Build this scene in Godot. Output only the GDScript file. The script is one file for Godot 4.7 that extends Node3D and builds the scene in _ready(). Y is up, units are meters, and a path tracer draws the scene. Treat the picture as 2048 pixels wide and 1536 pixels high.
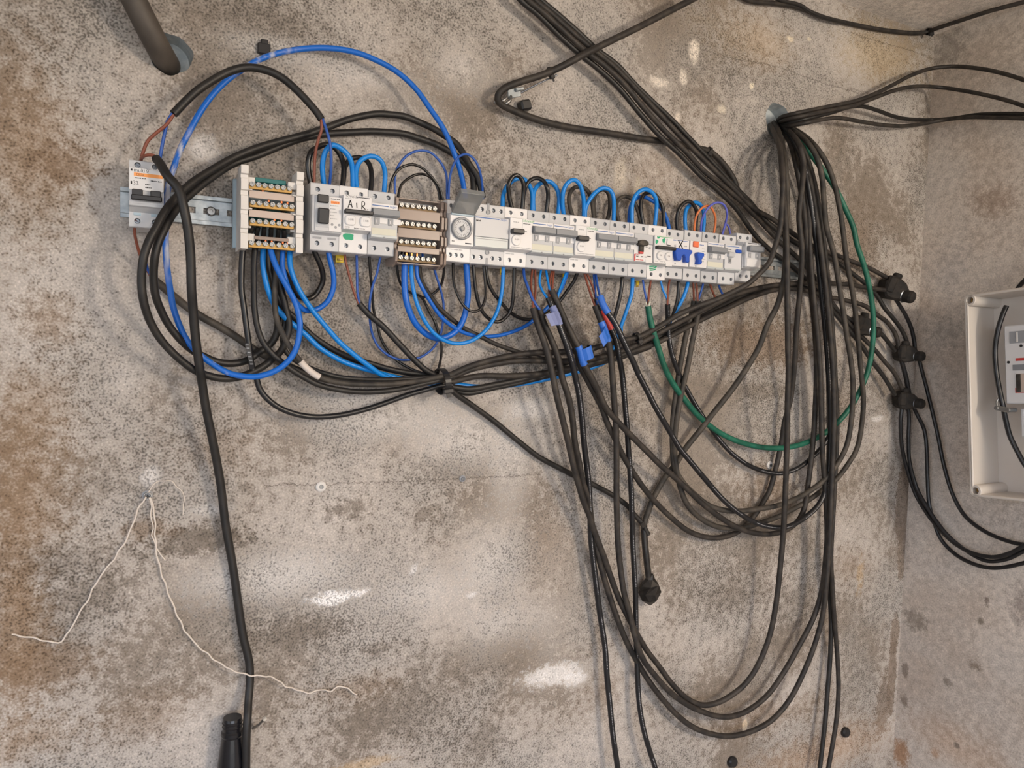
extends Node3D
# Concrete cellar wall with a half-wired DIN rail of breakers, loose cables, a hole with a sheaf of cables and an open box on the side wall.
# World: metres, x along the back wall, y up (0 = middle of the rail), z out of the back wall. Helper arguments are millimetres.

const MM := 0.001
const FPX := 1480.04
const CAM := Vector3(-0.47769, -0.15218, 0.99007)
const SIDE_X := 990.0     # side wall
const CEIL_Y := 506.0
const FLOOR_Y := -1620.0
const BACK_Z := 3400.0
const FAR_X := -2200.0

var cam_basis := Basis(Vector3.UP, -0.478888) * Basis(Vector3.RIGHT, -0.053405) * Basis(Vector3.BACK, 0.028667)
var mats := {}
var taken := {}
var shared := {}

# ------------------------------------------------------------------ naming
func numbered(called: String) -> String:
	var n: int = taken.get(called, 0)
	taken[called] = n + 1
	return called if n == 0 else "%s_%03d" % [called, n]

func tag(o: Node3D, label: String, category: String, group := "") -> Node3D:
	o.set_meta("label", label)
	o.set_meta("category", category)
	if group != "":
		o.set_meta("group", group)
	return o

func thing(called: String, label: String, category: String, at_mm := Vector3.ZERO, group := "") -> Node3D:
	var o := Node3D.new()
	o.name = numbered(called)
	add_child(o, true)
	o.position = at_mm * MM
	tag(o, label, category, group)
	return o

func obj(called: String, mesh: Mesh, mat: Material, parent: Node = null, at_mm := Vector3.ZERO) -> MeshInstance3D:
	var o := MeshInstance3D.new()
	o.name = numbered(called) if parent == null else called
	o.mesh = mesh
	o.material_override = mat
	o.cast_shadow = GeometryInstance3D.SHADOW_CASTING_SETTING_ON
	if parent == null:
		add_child(o, true)
	else:
		parent.add_child(o, true)
	o.position = at_mm * MM
	return o

func struct(called: String, mesh: Mesh, mat: Material, parent: Node = null) -> MeshInstance3D:
	var o := obj(called, mesh, mat, parent)
	if parent == null:
		o.set_meta("kind", "structure")
	return o

# ------------------------------------------------------------------ from the photograph's frame to the walls
func ray(u: float, v: float) -> Vector3:
	return cam_basis * Vector3((u - 1024.0) / FPX, -(v - 768.0) / FPX, -1.0)

func wz(u: float, v: float, z: float) -> Vector3:      # point z mm off the back wall, in mm
	var d := ray(u, v)
	return (CAM / MM) + d * ((z - CAM.z / MM) / d.z)

func sx(u: float, v: float, x: float) -> Vector3:      # point on the plane X = x mm
	var d := ray(u, v)
	return (CAM / MM) + d * ((x - CAM.x / MM) / d.x)

func at(u: float, v: float, off: float) -> Vector3:    # point off mm in front of whichever wall stands there
	var d := ray(u, v)
	var t1 := (off - CAM.z / MM) / d.z if d.z < -0.001 else 1e9
	var t2 := (SIDE_X - off - CAM.x / MM) / d.x if d.x > 0.001 else 1e9
	var t3 := (CEIL_Y - off - CAM.y / MM) / d.y if d.y > 0.001 else 1e9
	return (CAM / MM) + d * minf(t1, minf(t2, t3))

# ------------------------------------------------------------------ mesh building (millimetres in, metres out)
func begin() -> SurfaceTool:
	var st := SurfaceTool.new()
	st.begin(Mesh.PRIMITIVE_TRIANGLES)
	return st

func tri(st: SurfaceTool, a: Vector3, b: Vector3, c: Vector3, n: Vector3) -> void:
	if (b - a).cross(c - a).dot(n) > 0.0:
		var t := b
		b = c
		c = t
	for p in [a, b, c]:
		st.set_normal(n)
		st.add_vertex(p * MM)

func quad(st: SurfaceTool, a: Vector3, b: Vector3, c: Vector3, d: Vector3, n: Vector3) -> void:
	tri(st, a, b, c, n)
	tri(st, a, c, d, n)

func face(st: SurfaceTool, a: Vector3, b: Vector3, c: Vector3, d: Vector3, inside: Vector3) -> void:
	var n := (b - a).cross(c - a)
	if n.length() < 1e-9:
		n = (c - a).cross(d - a)
	n = n.normalized()
	if n.dot((a + b + c + d) / 4.0 - inside) < 0.0:
		n = -n
	quad(st, a, b, c, d, n)

func add_box(st: SurfaceTool, c: Vector3, s: Vector3, bev := 0.0, basis := Basis.IDENTITY) -> void:
	var h := s / 2.0
	bev = minf(bev, minf(h.x, minf(h.y, h.z)) * 0.95)
	var pt := func(sg: Vector3, axis: int) -> Vector3:
		var q := Vector3.ZERO
		for i in 3:
			q[i] = sg[i] * (h[i] if i == axis else h[i] - bev)
		return c + basis * q
	for ax in 3:
		var b := (ax + 1) % 3
		var d := (ax + 2) % 3
		for s1 in [-1.0, 1.0]:
			var sg := Vector3.ZERO
			sg[ax] = s1
			var ps := []
			for k in [[-1.0, -1.0], [1.0, -1.0], [1.0, 1.0], [-1.0, 1.0]]:
				sg[b] = k[0]
				sg[d] = k[1]
				ps.append(pt.call(sg, ax))
			face(st, ps[0], ps[1], ps[2], ps[3], c)
	if bev <= 0.0:
		return
	for ax in 3:
		var b := (ax + 1) % 3
		var d := (ax + 2) % 3
		for s1 in [-1.0, 1.0]:
			for s2 in [-1.0, 1.0]:
				var lo := Vector3.ZERO
				lo[b] = s1
				lo[d] = s2
				var hi := lo
				lo[ax] = -1.0
				hi[ax] = 1.0
				face(st, pt.call(lo, b), pt.call(hi, b), pt.call(hi, d), pt.call(lo, d), c)
	for x in [-1.0, 1.0]:
		for y in [-1.0, 1.0]:
			for z in [-1.0, 1.0]:
				var sg := Vector3(x, y, z)
				tri(st, pt.call(sg, 0), pt.call(sg, 1), pt.call(sg, 2), (basis * sg).normalized())

func box(parent: Node, called: String, c: Vector3, s: Vector3, mat: Material, bev := 0.4, basis := Basis.IDENTITY) -> MeshInstance3D:
	var st := begin()
	add_box(st, Vector3.ZERO, s, bev, basis)
	return obj(called, st.commit(), mat, parent, c)

# polygon in local x/y pushed along z from z0 to z1, front edge chamfered
func add_prism(st: SurfaceTool, poly: PackedVector2Array, z0: float, z1: float, bev := 0.0, xf := Transform3D.IDENTITY) -> void:
	var n := poly.size()
	var ccw := not Geometry2D.is_polygon_clockwise(poly)
	var inner := poly
	if bev > 0.0:
		inner = PackedVector2Array()
		for i in n:
			var a := poly[(i + n - 1) % n]
			var b := poly[i]
			var c := poly[(i + 1) % n]
			var d1 := (b - a).normalized()
			var d2 := (c - b).normalized()
			var n1 := Vector2(-d1.y, d1.x)
			var n2 := Vector2(-d2.y, d2.x)
			if not ccw:
				n1 = -n1
				n2 = -n2
			var m := (n1 + n2)
			m = m.normalized() if m.length() > 0.01 else n1
			inner.append(b + m * bev / maxf(0.5, m.dot(n1)))
	var zb := z1 - signf(z1 - z0) * bev
	for i in n:
		var p := poly[i]
		var q := poly[(i + 1) % n]
		var e := (q - p)
		var o := Vector2(e.y, -e.x).normalized() * (1.0 if ccw else -1.0)
		var nn := (xf.basis * Vector3(o.x, o.y, 0)).normalized()
		quad(st, xf * Vector3(p.x, p.y, z0), xf * Vector3(q.x, q.y, z0), xf * Vector3(q.x, q.y, zb), xf * Vector3(p.x, p.y, zb), nn)
		if bev > 0.0:
			var pi := inner[i]
			var qi := inner[(i + 1) % n]
			var nb := (xf.basis * Vector3(o.x, o.y, signf(z1 - z0))).normalized()
			quad(st, xf * Vector3(p.x, p.y, zb), xf * Vector3(q.x, q.y, zb), xf * Vector3(qi.x, qi.y, z1), xf * Vector3(pi.x, pi.y, z1), nb)
	var ix := Geometry2D.triangulate_polygon(inner)
	var fz := (xf.basis * Vector3(0, 0, signf(z1 - z0))).normalized()
	for i in range(0, ix.size(), 3):
		var a := inner[ix[i]]
		var b := inner[ix[i + 1]]
		var c := inner[ix[i + 2]]
		tri(st, xf * Vector3(a.x, a.y, z1), xf * Vector3(b.x, b.y, z1), xf * Vector3(c.x, c.y, z1), fz)
	ix = Geometry2D.triangulate_polygon(poly)
	for i in range(0, ix.size(), 3):
		var a := poly[ix[i]]
		var b := poly[ix[i + 1]]
		var c := poly[ix[i + 2]]
		tri(st, xf * Vector3(a.x, a.y, z0), xf * Vector3(b.x, b.y, z0), xf * Vector3(c.x, c.y, z0), -fz)

func prism(parent: Node, called: String, poly: PackedVector2Array, z0: float, z1: float, mat: Material, bev := 0.0, xf := Transform3D.IDENTITY) -> MeshInstance3D:
	var st := begin()
	add_prism(st, poly, z0, z1, bev, xf)
	return obj(called, st.commit(), mat, parent)

func ring_poly(cx: float, cy: float, rx: float, ry: float, n := 24) -> PackedVector2Array:
	var p := PackedVector2Array()
	for i in n:
		p.append(Vector2(cx + rx * cos(TAU * i / n), cy + ry * sin(TAU * i / n)))
	return p

func round_rect(cx: float, cy: float, w: float, h: float, r: float) -> PackedVector2Array:
	var p := PackedVector2Array()
	for k in 4:
		var sx1 := 1.0 if k == 0 or k == 3 else -1.0
		var sy1 := 1.0 if k < 2 else -1.0
		for j in 5:
			var a := PI / 2 * (k + j / 4.0)
			p.append(Vector2(cx + sx1 * (w / 2 - r) + r * cos(a), cy + sy1 * (h / 2 - r) + r * sin(a)))
	return p

# surface of revolution about local z; prof = [[r, z], ...]
func add_lathe(st: SurfaceTool, prof: Array, sides := 24, xf := Transform3D.IDENTITY) -> void:
	for k in prof.size() - 1:
		var r0: float = prof[k][0]
		var z0: float = prof[k][1]
		var r1: float = prof[k + 1][0]
		var z1: float = prof[k + 1][1]
		var t := Vector2(r1 - r0, z1 - z0).normalized()
		var nr := Vector2(t.y, -t.x)
		for i in sides:
			var a0 := TAU * i / sides
			var a1 := TAU * (i + 1) / sides
			var n0 := xf.basis * Vector3(cos(a0) * nr.x, sin(a0) * nr.x, nr.y)
			var n1 := xf.basis * Vector3(cos(a1) * nr.x, sin(a1) * nr.x, nr.y)
			var p := [xf * Vector3(cos(a0) * r0, sin(a0) * r0, z0), xf * Vector3(cos(a1) * r0, sin(a1) * r0, z0), xf * Vector3(cos(a1) * r1, sin(a1) * r1, z1), xf * Vector3(cos(a0) * r1, sin(a0) * r1, z1)]
			var nn := [n0, n1, n1, n0]
			for f in [[0, 2, 1], [0, 3, 2]]:
				if (p[f[0]] - p[f[1]]).length() < 1e-6 or (p[f[1]] - p[f[2]]).length() < 1e-6 or (p[f[0]] - p[f[2]]).length() < 1e-6:
					continue
				for j in f:
					st.set_normal(nn[j].normalized())
					st.add_vertex(p[j] * MM)

func lathe(parent: Node, called: String, prof: Array, mat: Material, xf := Transform3D.IDENTITY, sides := 24) -> MeshInstance3D:
	var st := begin()
	add_lathe(st, prof, sides, xf)
	return obj(called, st.commit(), mat, parent)

# tube along points (mm); optional colour for each ring side
func add_tube(st: SurfaceTool, pts: PackedVector3Array, radius: Variant, sides := 10, paint: Variant = null, flat := Vector2.ONE) -> void:
	var n := pts.size()
	var tan := PackedVector3Array()
	for i in n:
		tan.append((pts[mini(i + 1, n - 1)] - pts[maxi(i - 1, 0)]).normalized())
	var nx := tan[0].cross(Vector3.BACK)
	if nx.length() < 0.1:
		nx = tan[0].cross(Vector3.UP)
	nx = nx.normalized()
	var vs := []
	var ns := []
	var cs := []
	for i in n:
		nx = (nx - tan[i] * nx.dot(tan[i])).normalized()
		var ny := tan[i].cross(nx)
		var r: float = radius[i] if radius is PackedFloat32Array else radius
		var ring := PackedVector3Array()
		var rn := PackedVector3Array()
		var rc := PackedColorArray()
		for k in sides:
			var a := TAU * k / sides
			var d := nx * cos(a) * flat.x + ny * sin(a) * flat.y
			ring.append(pts[i] + d * r)
			rn.append(d.normalized())
			if paint != null:
				rc.append(paint.call(pts[i] + d * r, float(i) / (n - 1)))
		vs.append(ring)
		ns.append(rn)
		cs.append(rc)
	for i in n - 1:
		for k in sides:
			var k2 := (k + 1) % sides
			for f in [[i, k], [i + 1, k2], [i, k2], [i, k], [i + 1, k], [i + 1, k2]]:
				st.set_normal(ns[f[0]][f[1]])
				if paint != null:
					st.set_color(cs[f[0]][f[1]])
				st.add_vertex(vs[f[0]][f[1]] * MM)
	for e in [0, n - 1]:
		var nn := -tan[0] if e == 0 else tan[n - 1]
		for k in sides:
			if paint != null:
				st.set_color(cs[e][k])
			tri(st, pts[e], vs[e][k], vs[e][(k + 1) % sides], nn)

func smooth_path(p: PackedVector3Array, step := 6.0) -> PackedVector3Array:
	var out := PackedVector3Array()
	var n := p.size()
	for i in n - 1:
		var a := p[maxi(i - 1, 0)]
		var b := p[i]
		var c := p[i + 1]
		var d := p[mini(i + 2, n - 1)]
		var len := (c - b).length()
		var ta := (c - a) * (len / maxf(0.001, (c - b).length() + (b - a).length())) if i > 0 else (c - b)
		var tb := (d - b) * (len / maxf(0.001, (d - c).length() + (c - b).length())) if i < n - 2 else (c - b)
		var seg := maxi(1, int(ceil(len / step)))
		for k in seg:
			var t := float(k) / seg
			var t2 := t * t
			var t3 := t2 * t
			out.append(b * (2 * t3 - 3 * t2 + 1) + ta * (t3 - 2 * t2 + t) + c * (-2 * t3 + 3 * t2) + tb * (t3 - t2))
	out.append(p[n - 1])
	return out

# frame points [u, v, u, v, ...] with offsets off the wall zs spread evenly over the points
func path(uv: Array, zs: Array, step := 6.0) -> PackedVector3Array:
	var n := uv.size() / 2
	var p := PackedVector3Array()
	for i in n:
		var f := float(i) / maxf(1.0, n - 1) * (zs.size() - 1)
		var k := mini(int(f), zs.size() - 2)
		var z: float = zs[0] if zs.size() == 1 else lerpf(zs[k], zs[k + 1], f - k)
		p.append(at(uv[2 * i], uv[2 * i + 1], z))
	return smooth_path(p, step)

func tube_mesh(pts: PackedVector3Array, r: Variant, sides := 10, paint: Variant = null) -> Mesh:
	var st := begin()
	add_tube(st, pts, r, sides, paint)
	return st.commit()

# ------------------------------------------------------------------ materials
func plain(key: String, c: Color, rough := 0.5, metal := 0.0) -> StandardMaterial3D:
	var m := StandardMaterial3D.new()
	m.resource_name = key
	m.albedo_color = c
	m.roughness = rough
	m.metallic = metal
	mats[key] = m
	return m

func rgb8(r: int, g: int, b: int) -> Color:
	return Color(r / 255.0, g / 255.0, b / 255.0)

func mottled(key: String, a: Color, b: Color, rough: float, scale: float, freq := 0.02) -> StandardMaterial3D:
	var m := plain(key, Color.WHITE, rough)
	var nz := FastNoiseLite.new()
	nz.seed = key.hash() % 1000
	nz.frequency = freq
	nz.fractal_octaves = 4
	var im := nz.get_seamless_image(256, 256)
	im.convert(Image.FORMAT_RGB8)
	var d := im.get_data()
	for i in range(0, d.size(), 3):
		var c := a.lerp(b, clampf((d[i] / 255.0 - 0.25) * 2.0, 0, 1))
		d[i] = int(c.r * 255)
		d[i + 1] = int(c.g * 255)
		d[i + 2] = int(c.b * 255)
	m.albedo_texture = ImageTexture.create_from_image(Image.create_from_data(256, 256, false, Image.FORMAT_RGB8, d))
	m.uv1_triplanar = true
	m.uv1_world_triplanar = true
	m.uv1_scale = Vector3.ONE * scale
	return m

func make_materials() -> void:
	mottled("sheath_dusty", rgb8(28, 25, 24), rgb8(60, 53, 47), 0.62, 7.0)
	mottled("sheath_black", rgb8(21, 20, 20), rgb8(38, 35, 33), 0.5, 7.0)
	mottled("sheath_grey", rgb8(40, 37, 34), rgb8(78, 71, 63), 0.65, 6.0)
	mottled("sheath_new", rgb8(22, 22, 25), rgb8(32, 32, 35), 0.34, 9.0)
	plain("core_black", rgb8(24, 22, 22), 0.3)
	plain("blue", rgb8(12, 98, 196), 0.38)
	plain("cyan", rgb8(6, 128, 214), 0.38)
	plain("thin_blue", rgb8(38, 84, 166), 0.42)
	plain("violet", rgb8(88, 96, 186), 0.42)
	plain("brown", rgb8(128, 70, 52), 0.45)
	plain("orange", rgb8(206, 116, 66), 0.42)
	mottled("green", rgb8(6, 80, 62), rgb8(32, 106, 86), 0.5, 6.0)
	plain("white_plastic", rgb8(203, 204, 207), 0.42)
	plain("warm_white", rgb8(217, 216, 217), 0.4)
	plain("grey_plastic", rgb8(182, 184, 188), 0.42)
	plain("pale_grey", rgb8(193, 194, 197), 0.42)
	plain("label_cream", rgb8(206, 205, 190), 0.5)
	plain("handle_grey", rgb8(132, 135, 140), 0.4)
	plain("lid_grey", rgb8(184, 190, 191), 0.35)
	plain("cable_print", rgb8(150, 150, 154), 0.6)
	plain("mid_grey", rgb8(150, 152, 156), 0.45)
	plain("black_plastic", rgb8(33, 32, 34), 0.4)
	plain("dark_print", rgb8(62, 62, 68), 0.7)
	plain("blue_print", rgb8(64, 104, 168), 0.6)
	plain("green_print", rgb8(60, 160, 80), 0.6)
	plain("red_print", rgb8(190, 60, 56), 0.6)
	plain("orange_print", rgb8(240, 158, 84), 0.55)
	plain("orange_button", rgb8(226, 112, 72), 0.4)
	plain("blue_lever", rgb8(26, 80, 182), 0.35)
	plain("marker_green", rgb8(0, 158, 112), 0.5)
	plain("marker_black", rgb8(24, 24, 26), 0.6)
	plain("steel", rgb8(158, 158, 157), 0.42, 0.9)
	plain("screw_dark", rgb8(128, 132, 138), 0.38, 1.0)
	mottled("zinc", rgb8(146, 154, 160), rgb8(176, 182, 186), 0.46, 9.0).metallic = 0.85
	plain("brass", rgb8(172, 138, 84), 0.5, 0.8)
	plain("dull_brass", rgb8(112, 94, 70), 0.55, 0.6)
	plain("copper", rgb8(196, 112, 70), 0.35, 1.0)
	plain("teal", rgb8(18, 104, 104), 0.45)
	plain("frame_white", rgb8(214, 210, 206), 0.45)
	plain("frame_blue", rgb8(164, 184, 196), 0.4)
	plain("shade_cover", rgb8(190, 172, 160), 0.4)
	var smoke := plain("smoke", Color(0.66, 0.58, 0.53, 0.6), 0.3)
	smoke.transparency = BaseMaterial3D.TRANSPARENCY_ALPHA
	var clear := plain("clear", Color(0.8, 0.84, 0.86, 0.3), 0.3)
	clear.transparency = BaseMaterial3D.TRANSPARENCY_ALPHA
	var flap := plain("flap", Color(0.56, 0.57, 0.57, 0.62), 0.3)
	flap.transparency = BaseMaterial3D.TRANSPARENCY_ALPHA
	plain("yellow", rgb8(222, 190, 30), 0.4)
	plain("tape_blue", rgb8(46, 106, 200), 0.4)
	plain("tape_pale", rgb8(122, 132, 176), 0.45)
	plain("tape_red", rgb8(196, 62, 60), 0.45)
	plain("tape_white", rgb8(206, 196, 188), 0.6)
	mottled("tape_black", rgb8(20, 19, 19), rgb8(48, 43, 39), 0.38, 14.0)
	mottled("clamp_plastic", rgb8(17, 15, 15), rgb8(44, 37, 31), 0.8, 16.0)
	plain("string", rgb8(214, 204, 194), 0.8)
	mottled("conduit", rgb8(62, 56, 51), rgb8(84, 77, 70), 0.6, 5.0)
	plain("box_grey", rgb8(206, 198, 190), 0.42)
	plain("bottle_black", rgb8(26, 26, 30), 0.22)
	mottled("mortar", rgb8(176, 184, 188), rgb8(206, 210, 210), 0.9, 10.0)
	var dusty_blue := plain("dusty_blue", Color.WHITE, 0.45)
	dusty_blue.vertex_color_use_as_albedo = true

func mat(key: String) -> Material:
	return mats[key]

# ------------------------------------------------------------------ concrete: colour and relief computed for a stretch of wall
# stains: [x mm, y mm, radius x, radius y, colour, strength, softness, raggedness]; a few entries paint in light or shade
func concrete(key: String, w: int, h: int, x0: float, x1: float, y0: float, y1: float, seed_no: int, tones: Array, pits: float, stains_and_light: Array, cracks := []) -> StandardMaterial3D:
	var mk := func(fr: float, oct: int, k: int, scale: int) -> PackedByteArray:
		var nz := FastNoiseLite.new()
		nz.seed = seed_no * 17 + k
		nz.noise_type = FastNoiseLite.TYPE_SIMPLEX_SMOOTH
		nz.frequency = fr * scale
		nz.fractal_octaves = oct
		var im := nz.get_image(w / scale, h / scale, false, false, true)
		im.convert(Image.FORMAT_L8)
		if scale > 1:
			im.resize(w, h, Image.INTERPOLATE_CUBIC)
		return im.get_data()
	var px_mm := (x1 - x0) / w
	var coarse: PackedByteArray = mk.call(0.0030 * px_mm, 4, 1, 4)
	var tint: PackedByteArray = mk.call(0.0045 * px_mm, 3, 2, 4)
	var mid: PackedByteArray = mk.call(0.055 * px_mm, 3, 3, 1)
	var fine: PackedByteArray = mk.call(0.27 * px_mm, 2, 4, 1)
	var grit: PackedByteArray = mk.call(0.36 * px_mm, 2, 5, 1)
	var n := w * h
	# stain and painted-light layers: strength and colour blended straight into three planes
	var pr := PackedFloat32Array()
	var pg := PackedFloat32Array()
	var pb := PackedFloat32Array()
	pr.resize(n)
	pg.resize(n)
	pb.resize(n)
	var t0: Color = tones[0]
	var t1: Color = tones[1]
	var t2: Color = tones[2]
	for i in n:
		var a := clampf((coarse[i] - 60) / 140.0, 0.0, 1.0) * 0.58 + clampf(((mid[i] - 128) * 0.8 + (fine[i] - 128) * 0.6 + (coarse[i] - 128) * 1.5 + 22) / 60.0 + 0.5, 0.0, 1.0) * 0.42
		var b := clampf((tint[i] - 90) / 90.0, 0.0, 1.0) * 0.6
		var r := t0.r + (t1.r - t0.r) * a
		var g := t0.g + (t1.g - t0.g) * a
		var bl := t0.b + (t1.b - t0.b) * a
		pr[i] = r + (t2.r - r) * b
		pg[i] = g + (t2.g - g) * b
		pb[i] = bl + (t2.b - bl) * b
	for s in stains_and_light:
		var rx: float = s[2]
		var ry: float = s[3]
		var col: Color = s[4]
		var soft: float = s[6]
		var rag: float = s[7]
		var ix0 := clampi(int((s[0] - rx * 1.6 - x0) / px_mm), 0, w)
		var ix1 := clampi(int((s[0] + rx * 1.6 - x0) / px_mm), 0, w)
		var iy0 := clampi(int((y1 - s[1] - ry * 1.6) / px_mm), 0, h)
		var iy1 := clampi(int((y1 - s[1] + ry * 1.6) / px_mm), 0, h)
		for iy in range(iy0, iy1):
			var dy: float = (y1 - iy * px_mm - s[1]) / ry
			for ix in range(ix0, ix1):
				var dx: float = (x0 + ix * px_mm - s[0]) / rx
				var i := iy * w + ix
				var d := sqrt(dx * dx + dy * dy) + ((mid[i] - 128) / 150.0 + (coarse[i] - 128) / 170.0) * rag + (fine[i] - 128) / 128.0 * rag * 0.7
				if d < 1.0:
					var k: float = s[5] * minf(1.0, (1.0 - d) / soft)
					pr[i] += (col.r - pr[i]) * k
					pg[i] += (col.g - pg[i]) * k
					pb[i] += (col.b - pb[i]) * k
	for c in cracks:                                  # hairline cracks: polylines in mm
		for k in c.size() - 1:
			var a: Vector2 = c[k]
			var b: Vector2 = c[k + 1]
			var m := int((b - a).length() / px_mm * 1.5) + 1
			for j in m:
				var p := a.lerp(b, float(j) / m)
				var wob := (mid[clampi(int(p.x * 3.0) + 4000 + k * 777, 0, n - 1)] - 128) / 40.0
				var ix := int((p.x - x0) / px_mm)
				var iy := int((y1 - p.y - wob) / px_mm)
				if ix < 0 or iy < 0 or ix >= w or iy >= h:
					continue
				var i := iy * w + ix
				if fine[i] > 104:
					pr[i] *= 0.66
					pg[i] *= 0.65
					pb[i] *= 0.64
	var rgb := PackedByteArray()
	rgb.resize(n * 3)
	var hgt := PackedByteArray()
	hgt.resize(n)
	for i in n:
		var f := fine[i] - 128
		var g := grit[i] - 128
		var k := 1.0 + f * 0.0009 + (mid[i] - 128) * 0.0006 + g * 0.0005
		var pit := clampf((-f - 50 + (tint[i] - 128) * 0.42 - (mid[i] - 128) * 0.24) / 22.0, 0.0, 1.0) * pits
		k *= 1.0 - 0.24 * pit
		var sp := clampf((g - 52) / 20.0, 0.0, 1.0) * pits
		k += sp * 0.10
		rgb[i * 3] = clampi(int(pr[i] * k * 255.0), 0, 255)
		rgb[i * 3 + 1] = clampi(int(pg[i] * k * 255.0), 0, 255)
		rgb[i * 3 + 2] = clampi(int(pb[i] * k * 255.0), 0, 255)
		hgt[i] = clampi(int(160 + g * 0.16 + (mid[i] - 128) * 0.3 - pit * 80.0), 0, 255)
	var m := plain(key, Color.WHITE, 0.92)
	m.metallic_specular = 0.3
	m.albedo_texture = ImageTexture.create_from_image(Image.create_from_data(w, h, false, Image.FORMAT_RGB8, rgb))
	m.heightmap_enabled = true
	m.heightmap_texture = ImageTexture.create_from_image(Image.create_from_data(w, h, false, Image.FORMAT_L8, hgt))
	m.heightmap_scale = 0.13
	return m

# flat panel with round openings, grid meshed; origin o, axes ax/ay (unit), size w x h, uv over a stated window
func panel(st: SurfaceTool, o: Vector3, ax: Vector3, ay: Vector3, w: float, h: float, n: Vector3, uvw: Array, holes: Array, cell := 70.0) -> void:
	var xs := [0.0]
	var ys := [0.0]
	for hl in holes:
		for s in [-1.0, 1.0]:
			xs.append(hl[0] + s * hl[2] * 1.5)
			ys.append(hl[1] + s * hl[2] * 1.5)
	xs.append(w)
	ys.append(h)
	xs.sort()
	ys.sort()
	var fillin := func(a: Array) -> Array:
		var out := []
		for i in a.size() - 1:
			var k := maxi(1, int((a[i + 1] - a[i]) / cell))
			for j in k:
				out.append(lerpf(a[i], a[i + 1], float(j) / k))
		out.append(a[-1])
		return out
	xs = fillin.call(xs)
	ys = fillin.call(ys)
	var put := func(p: Vector2) -> void:
		st.set_normal(n)
		st.set_uv(Vector2((p.x - uvw[0]) / (uvw[1] - uvw[0]), (uvw[3] - p.y) / (uvw[3] - uvw[2])))
		st.add_vertex((o + ax * p.x + ay * p.y) * MM)
	var two := func(a: Vector2, b: Vector2, c: Vector2) -> void:
		var q := (ax * (b - a).x + ay * (b - a).y).cross(ax * (c - a).x + ay * (c - a).y)
		put.call(a)
		if q.dot(n) > 0:
			put.call(c)
			put.call(b)
		else:
			put.call(b)
			put.call(c)
	for j in ys.size() - 1:
		for i in xs.size() - 1:
			var c := Vector2((xs[i] + xs[i + 1]) / 2, (ys[j] + ys[j + 1]) / 2)
			var skip := false
			for hl in holes:
				if absf(c.x - hl[0]) < hl[2] * 1.5 and absf(c.y - hl[1]) < hl[2] * 1.5:
					skip = true
			if skip:
				continue
			var p0 := Vector2(xs[i], ys[j])
			var p1 := Vector2(xs[i + 1], ys[j])
			var p2 := Vector2(xs[i + 1], ys[j + 1])
			var p3 := Vector2(xs[i], ys[j + 1])
			two.call(p0, p1, p2)
			two.call(p0, p2, p3)
	for hl in holes:
		var c := Vector2(hl[0], hl[1])
		for i in 40:
			var pq := []
			for e in [i, i + 1]:
				var a: float = TAU * e / 40.0
				var d := Vector2(cos(a), sin(a))
				var rim: float = hl[2] * (1.0 + 0.05 * sin(3 * a + 1.0) + 0.03 * sin(7 * a))
				pq.append(c + d * rim)
				pq.append(c + d * (hl[2] * 1.5 / maxf(absf(d.x), absf(d.y))))
			two.call(pq[0], pq[1], pq[3])
			two.call(pq[0], pq[3], pq[2])

# ------------------------------------------------------------------ the place
func _ready() -> void:
	var cam := Camera3D.new()
	cam.name = "camera"
	add_child(cam)
	cam.transform = Transform3D(cam_basis, CAM)
	cam.fov = rad_to_deg(2.0 * atan(768.0 / FPX))
	cam.near = 0.02
	cam.far = 60.0
	cam.current = true

	var env := Environment.new()
	var sky := Sky.new()
	var sm := ProceduralSkyMaterial.new()
	sm.sky_top_color = Color(0.72, 0.78, 0.88)
	sm.sky_horizon_color = Color(0.86, 0.88, 0.91)
	sm.ground_bottom_color = Color(0.5, 0.5, 0.49)
	sm.ground_horizon_color = Color(0.62, 0.63, 0.64)
	sm.sky_energy_multiplier = 2.3
	sm.ground_energy_multiplier = 2.7
	sky.sky_material = sm
	env.background_mode = Environment.BG_SKY
	env.sky = sky
	env.tonemap_mode = Environment.TONE_MAPPER_LINEAR
	env.tonemap_exposure = 0.94
	env.sdfgi_enabled = true
	env.ssao_enabled = true
	env.ssil_enabled = true
	var we := WorldEnvironment.new()
	we.name = "surroundings"
	we.environment = env
	add_child(we)

	make_materials()
	build_room()
	build_lamp(Vector3(700, 150, 1950), 1.6)
	build_rail_and_modules()
	build_wall_bits()
	build_cables()
	build_box()

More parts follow.
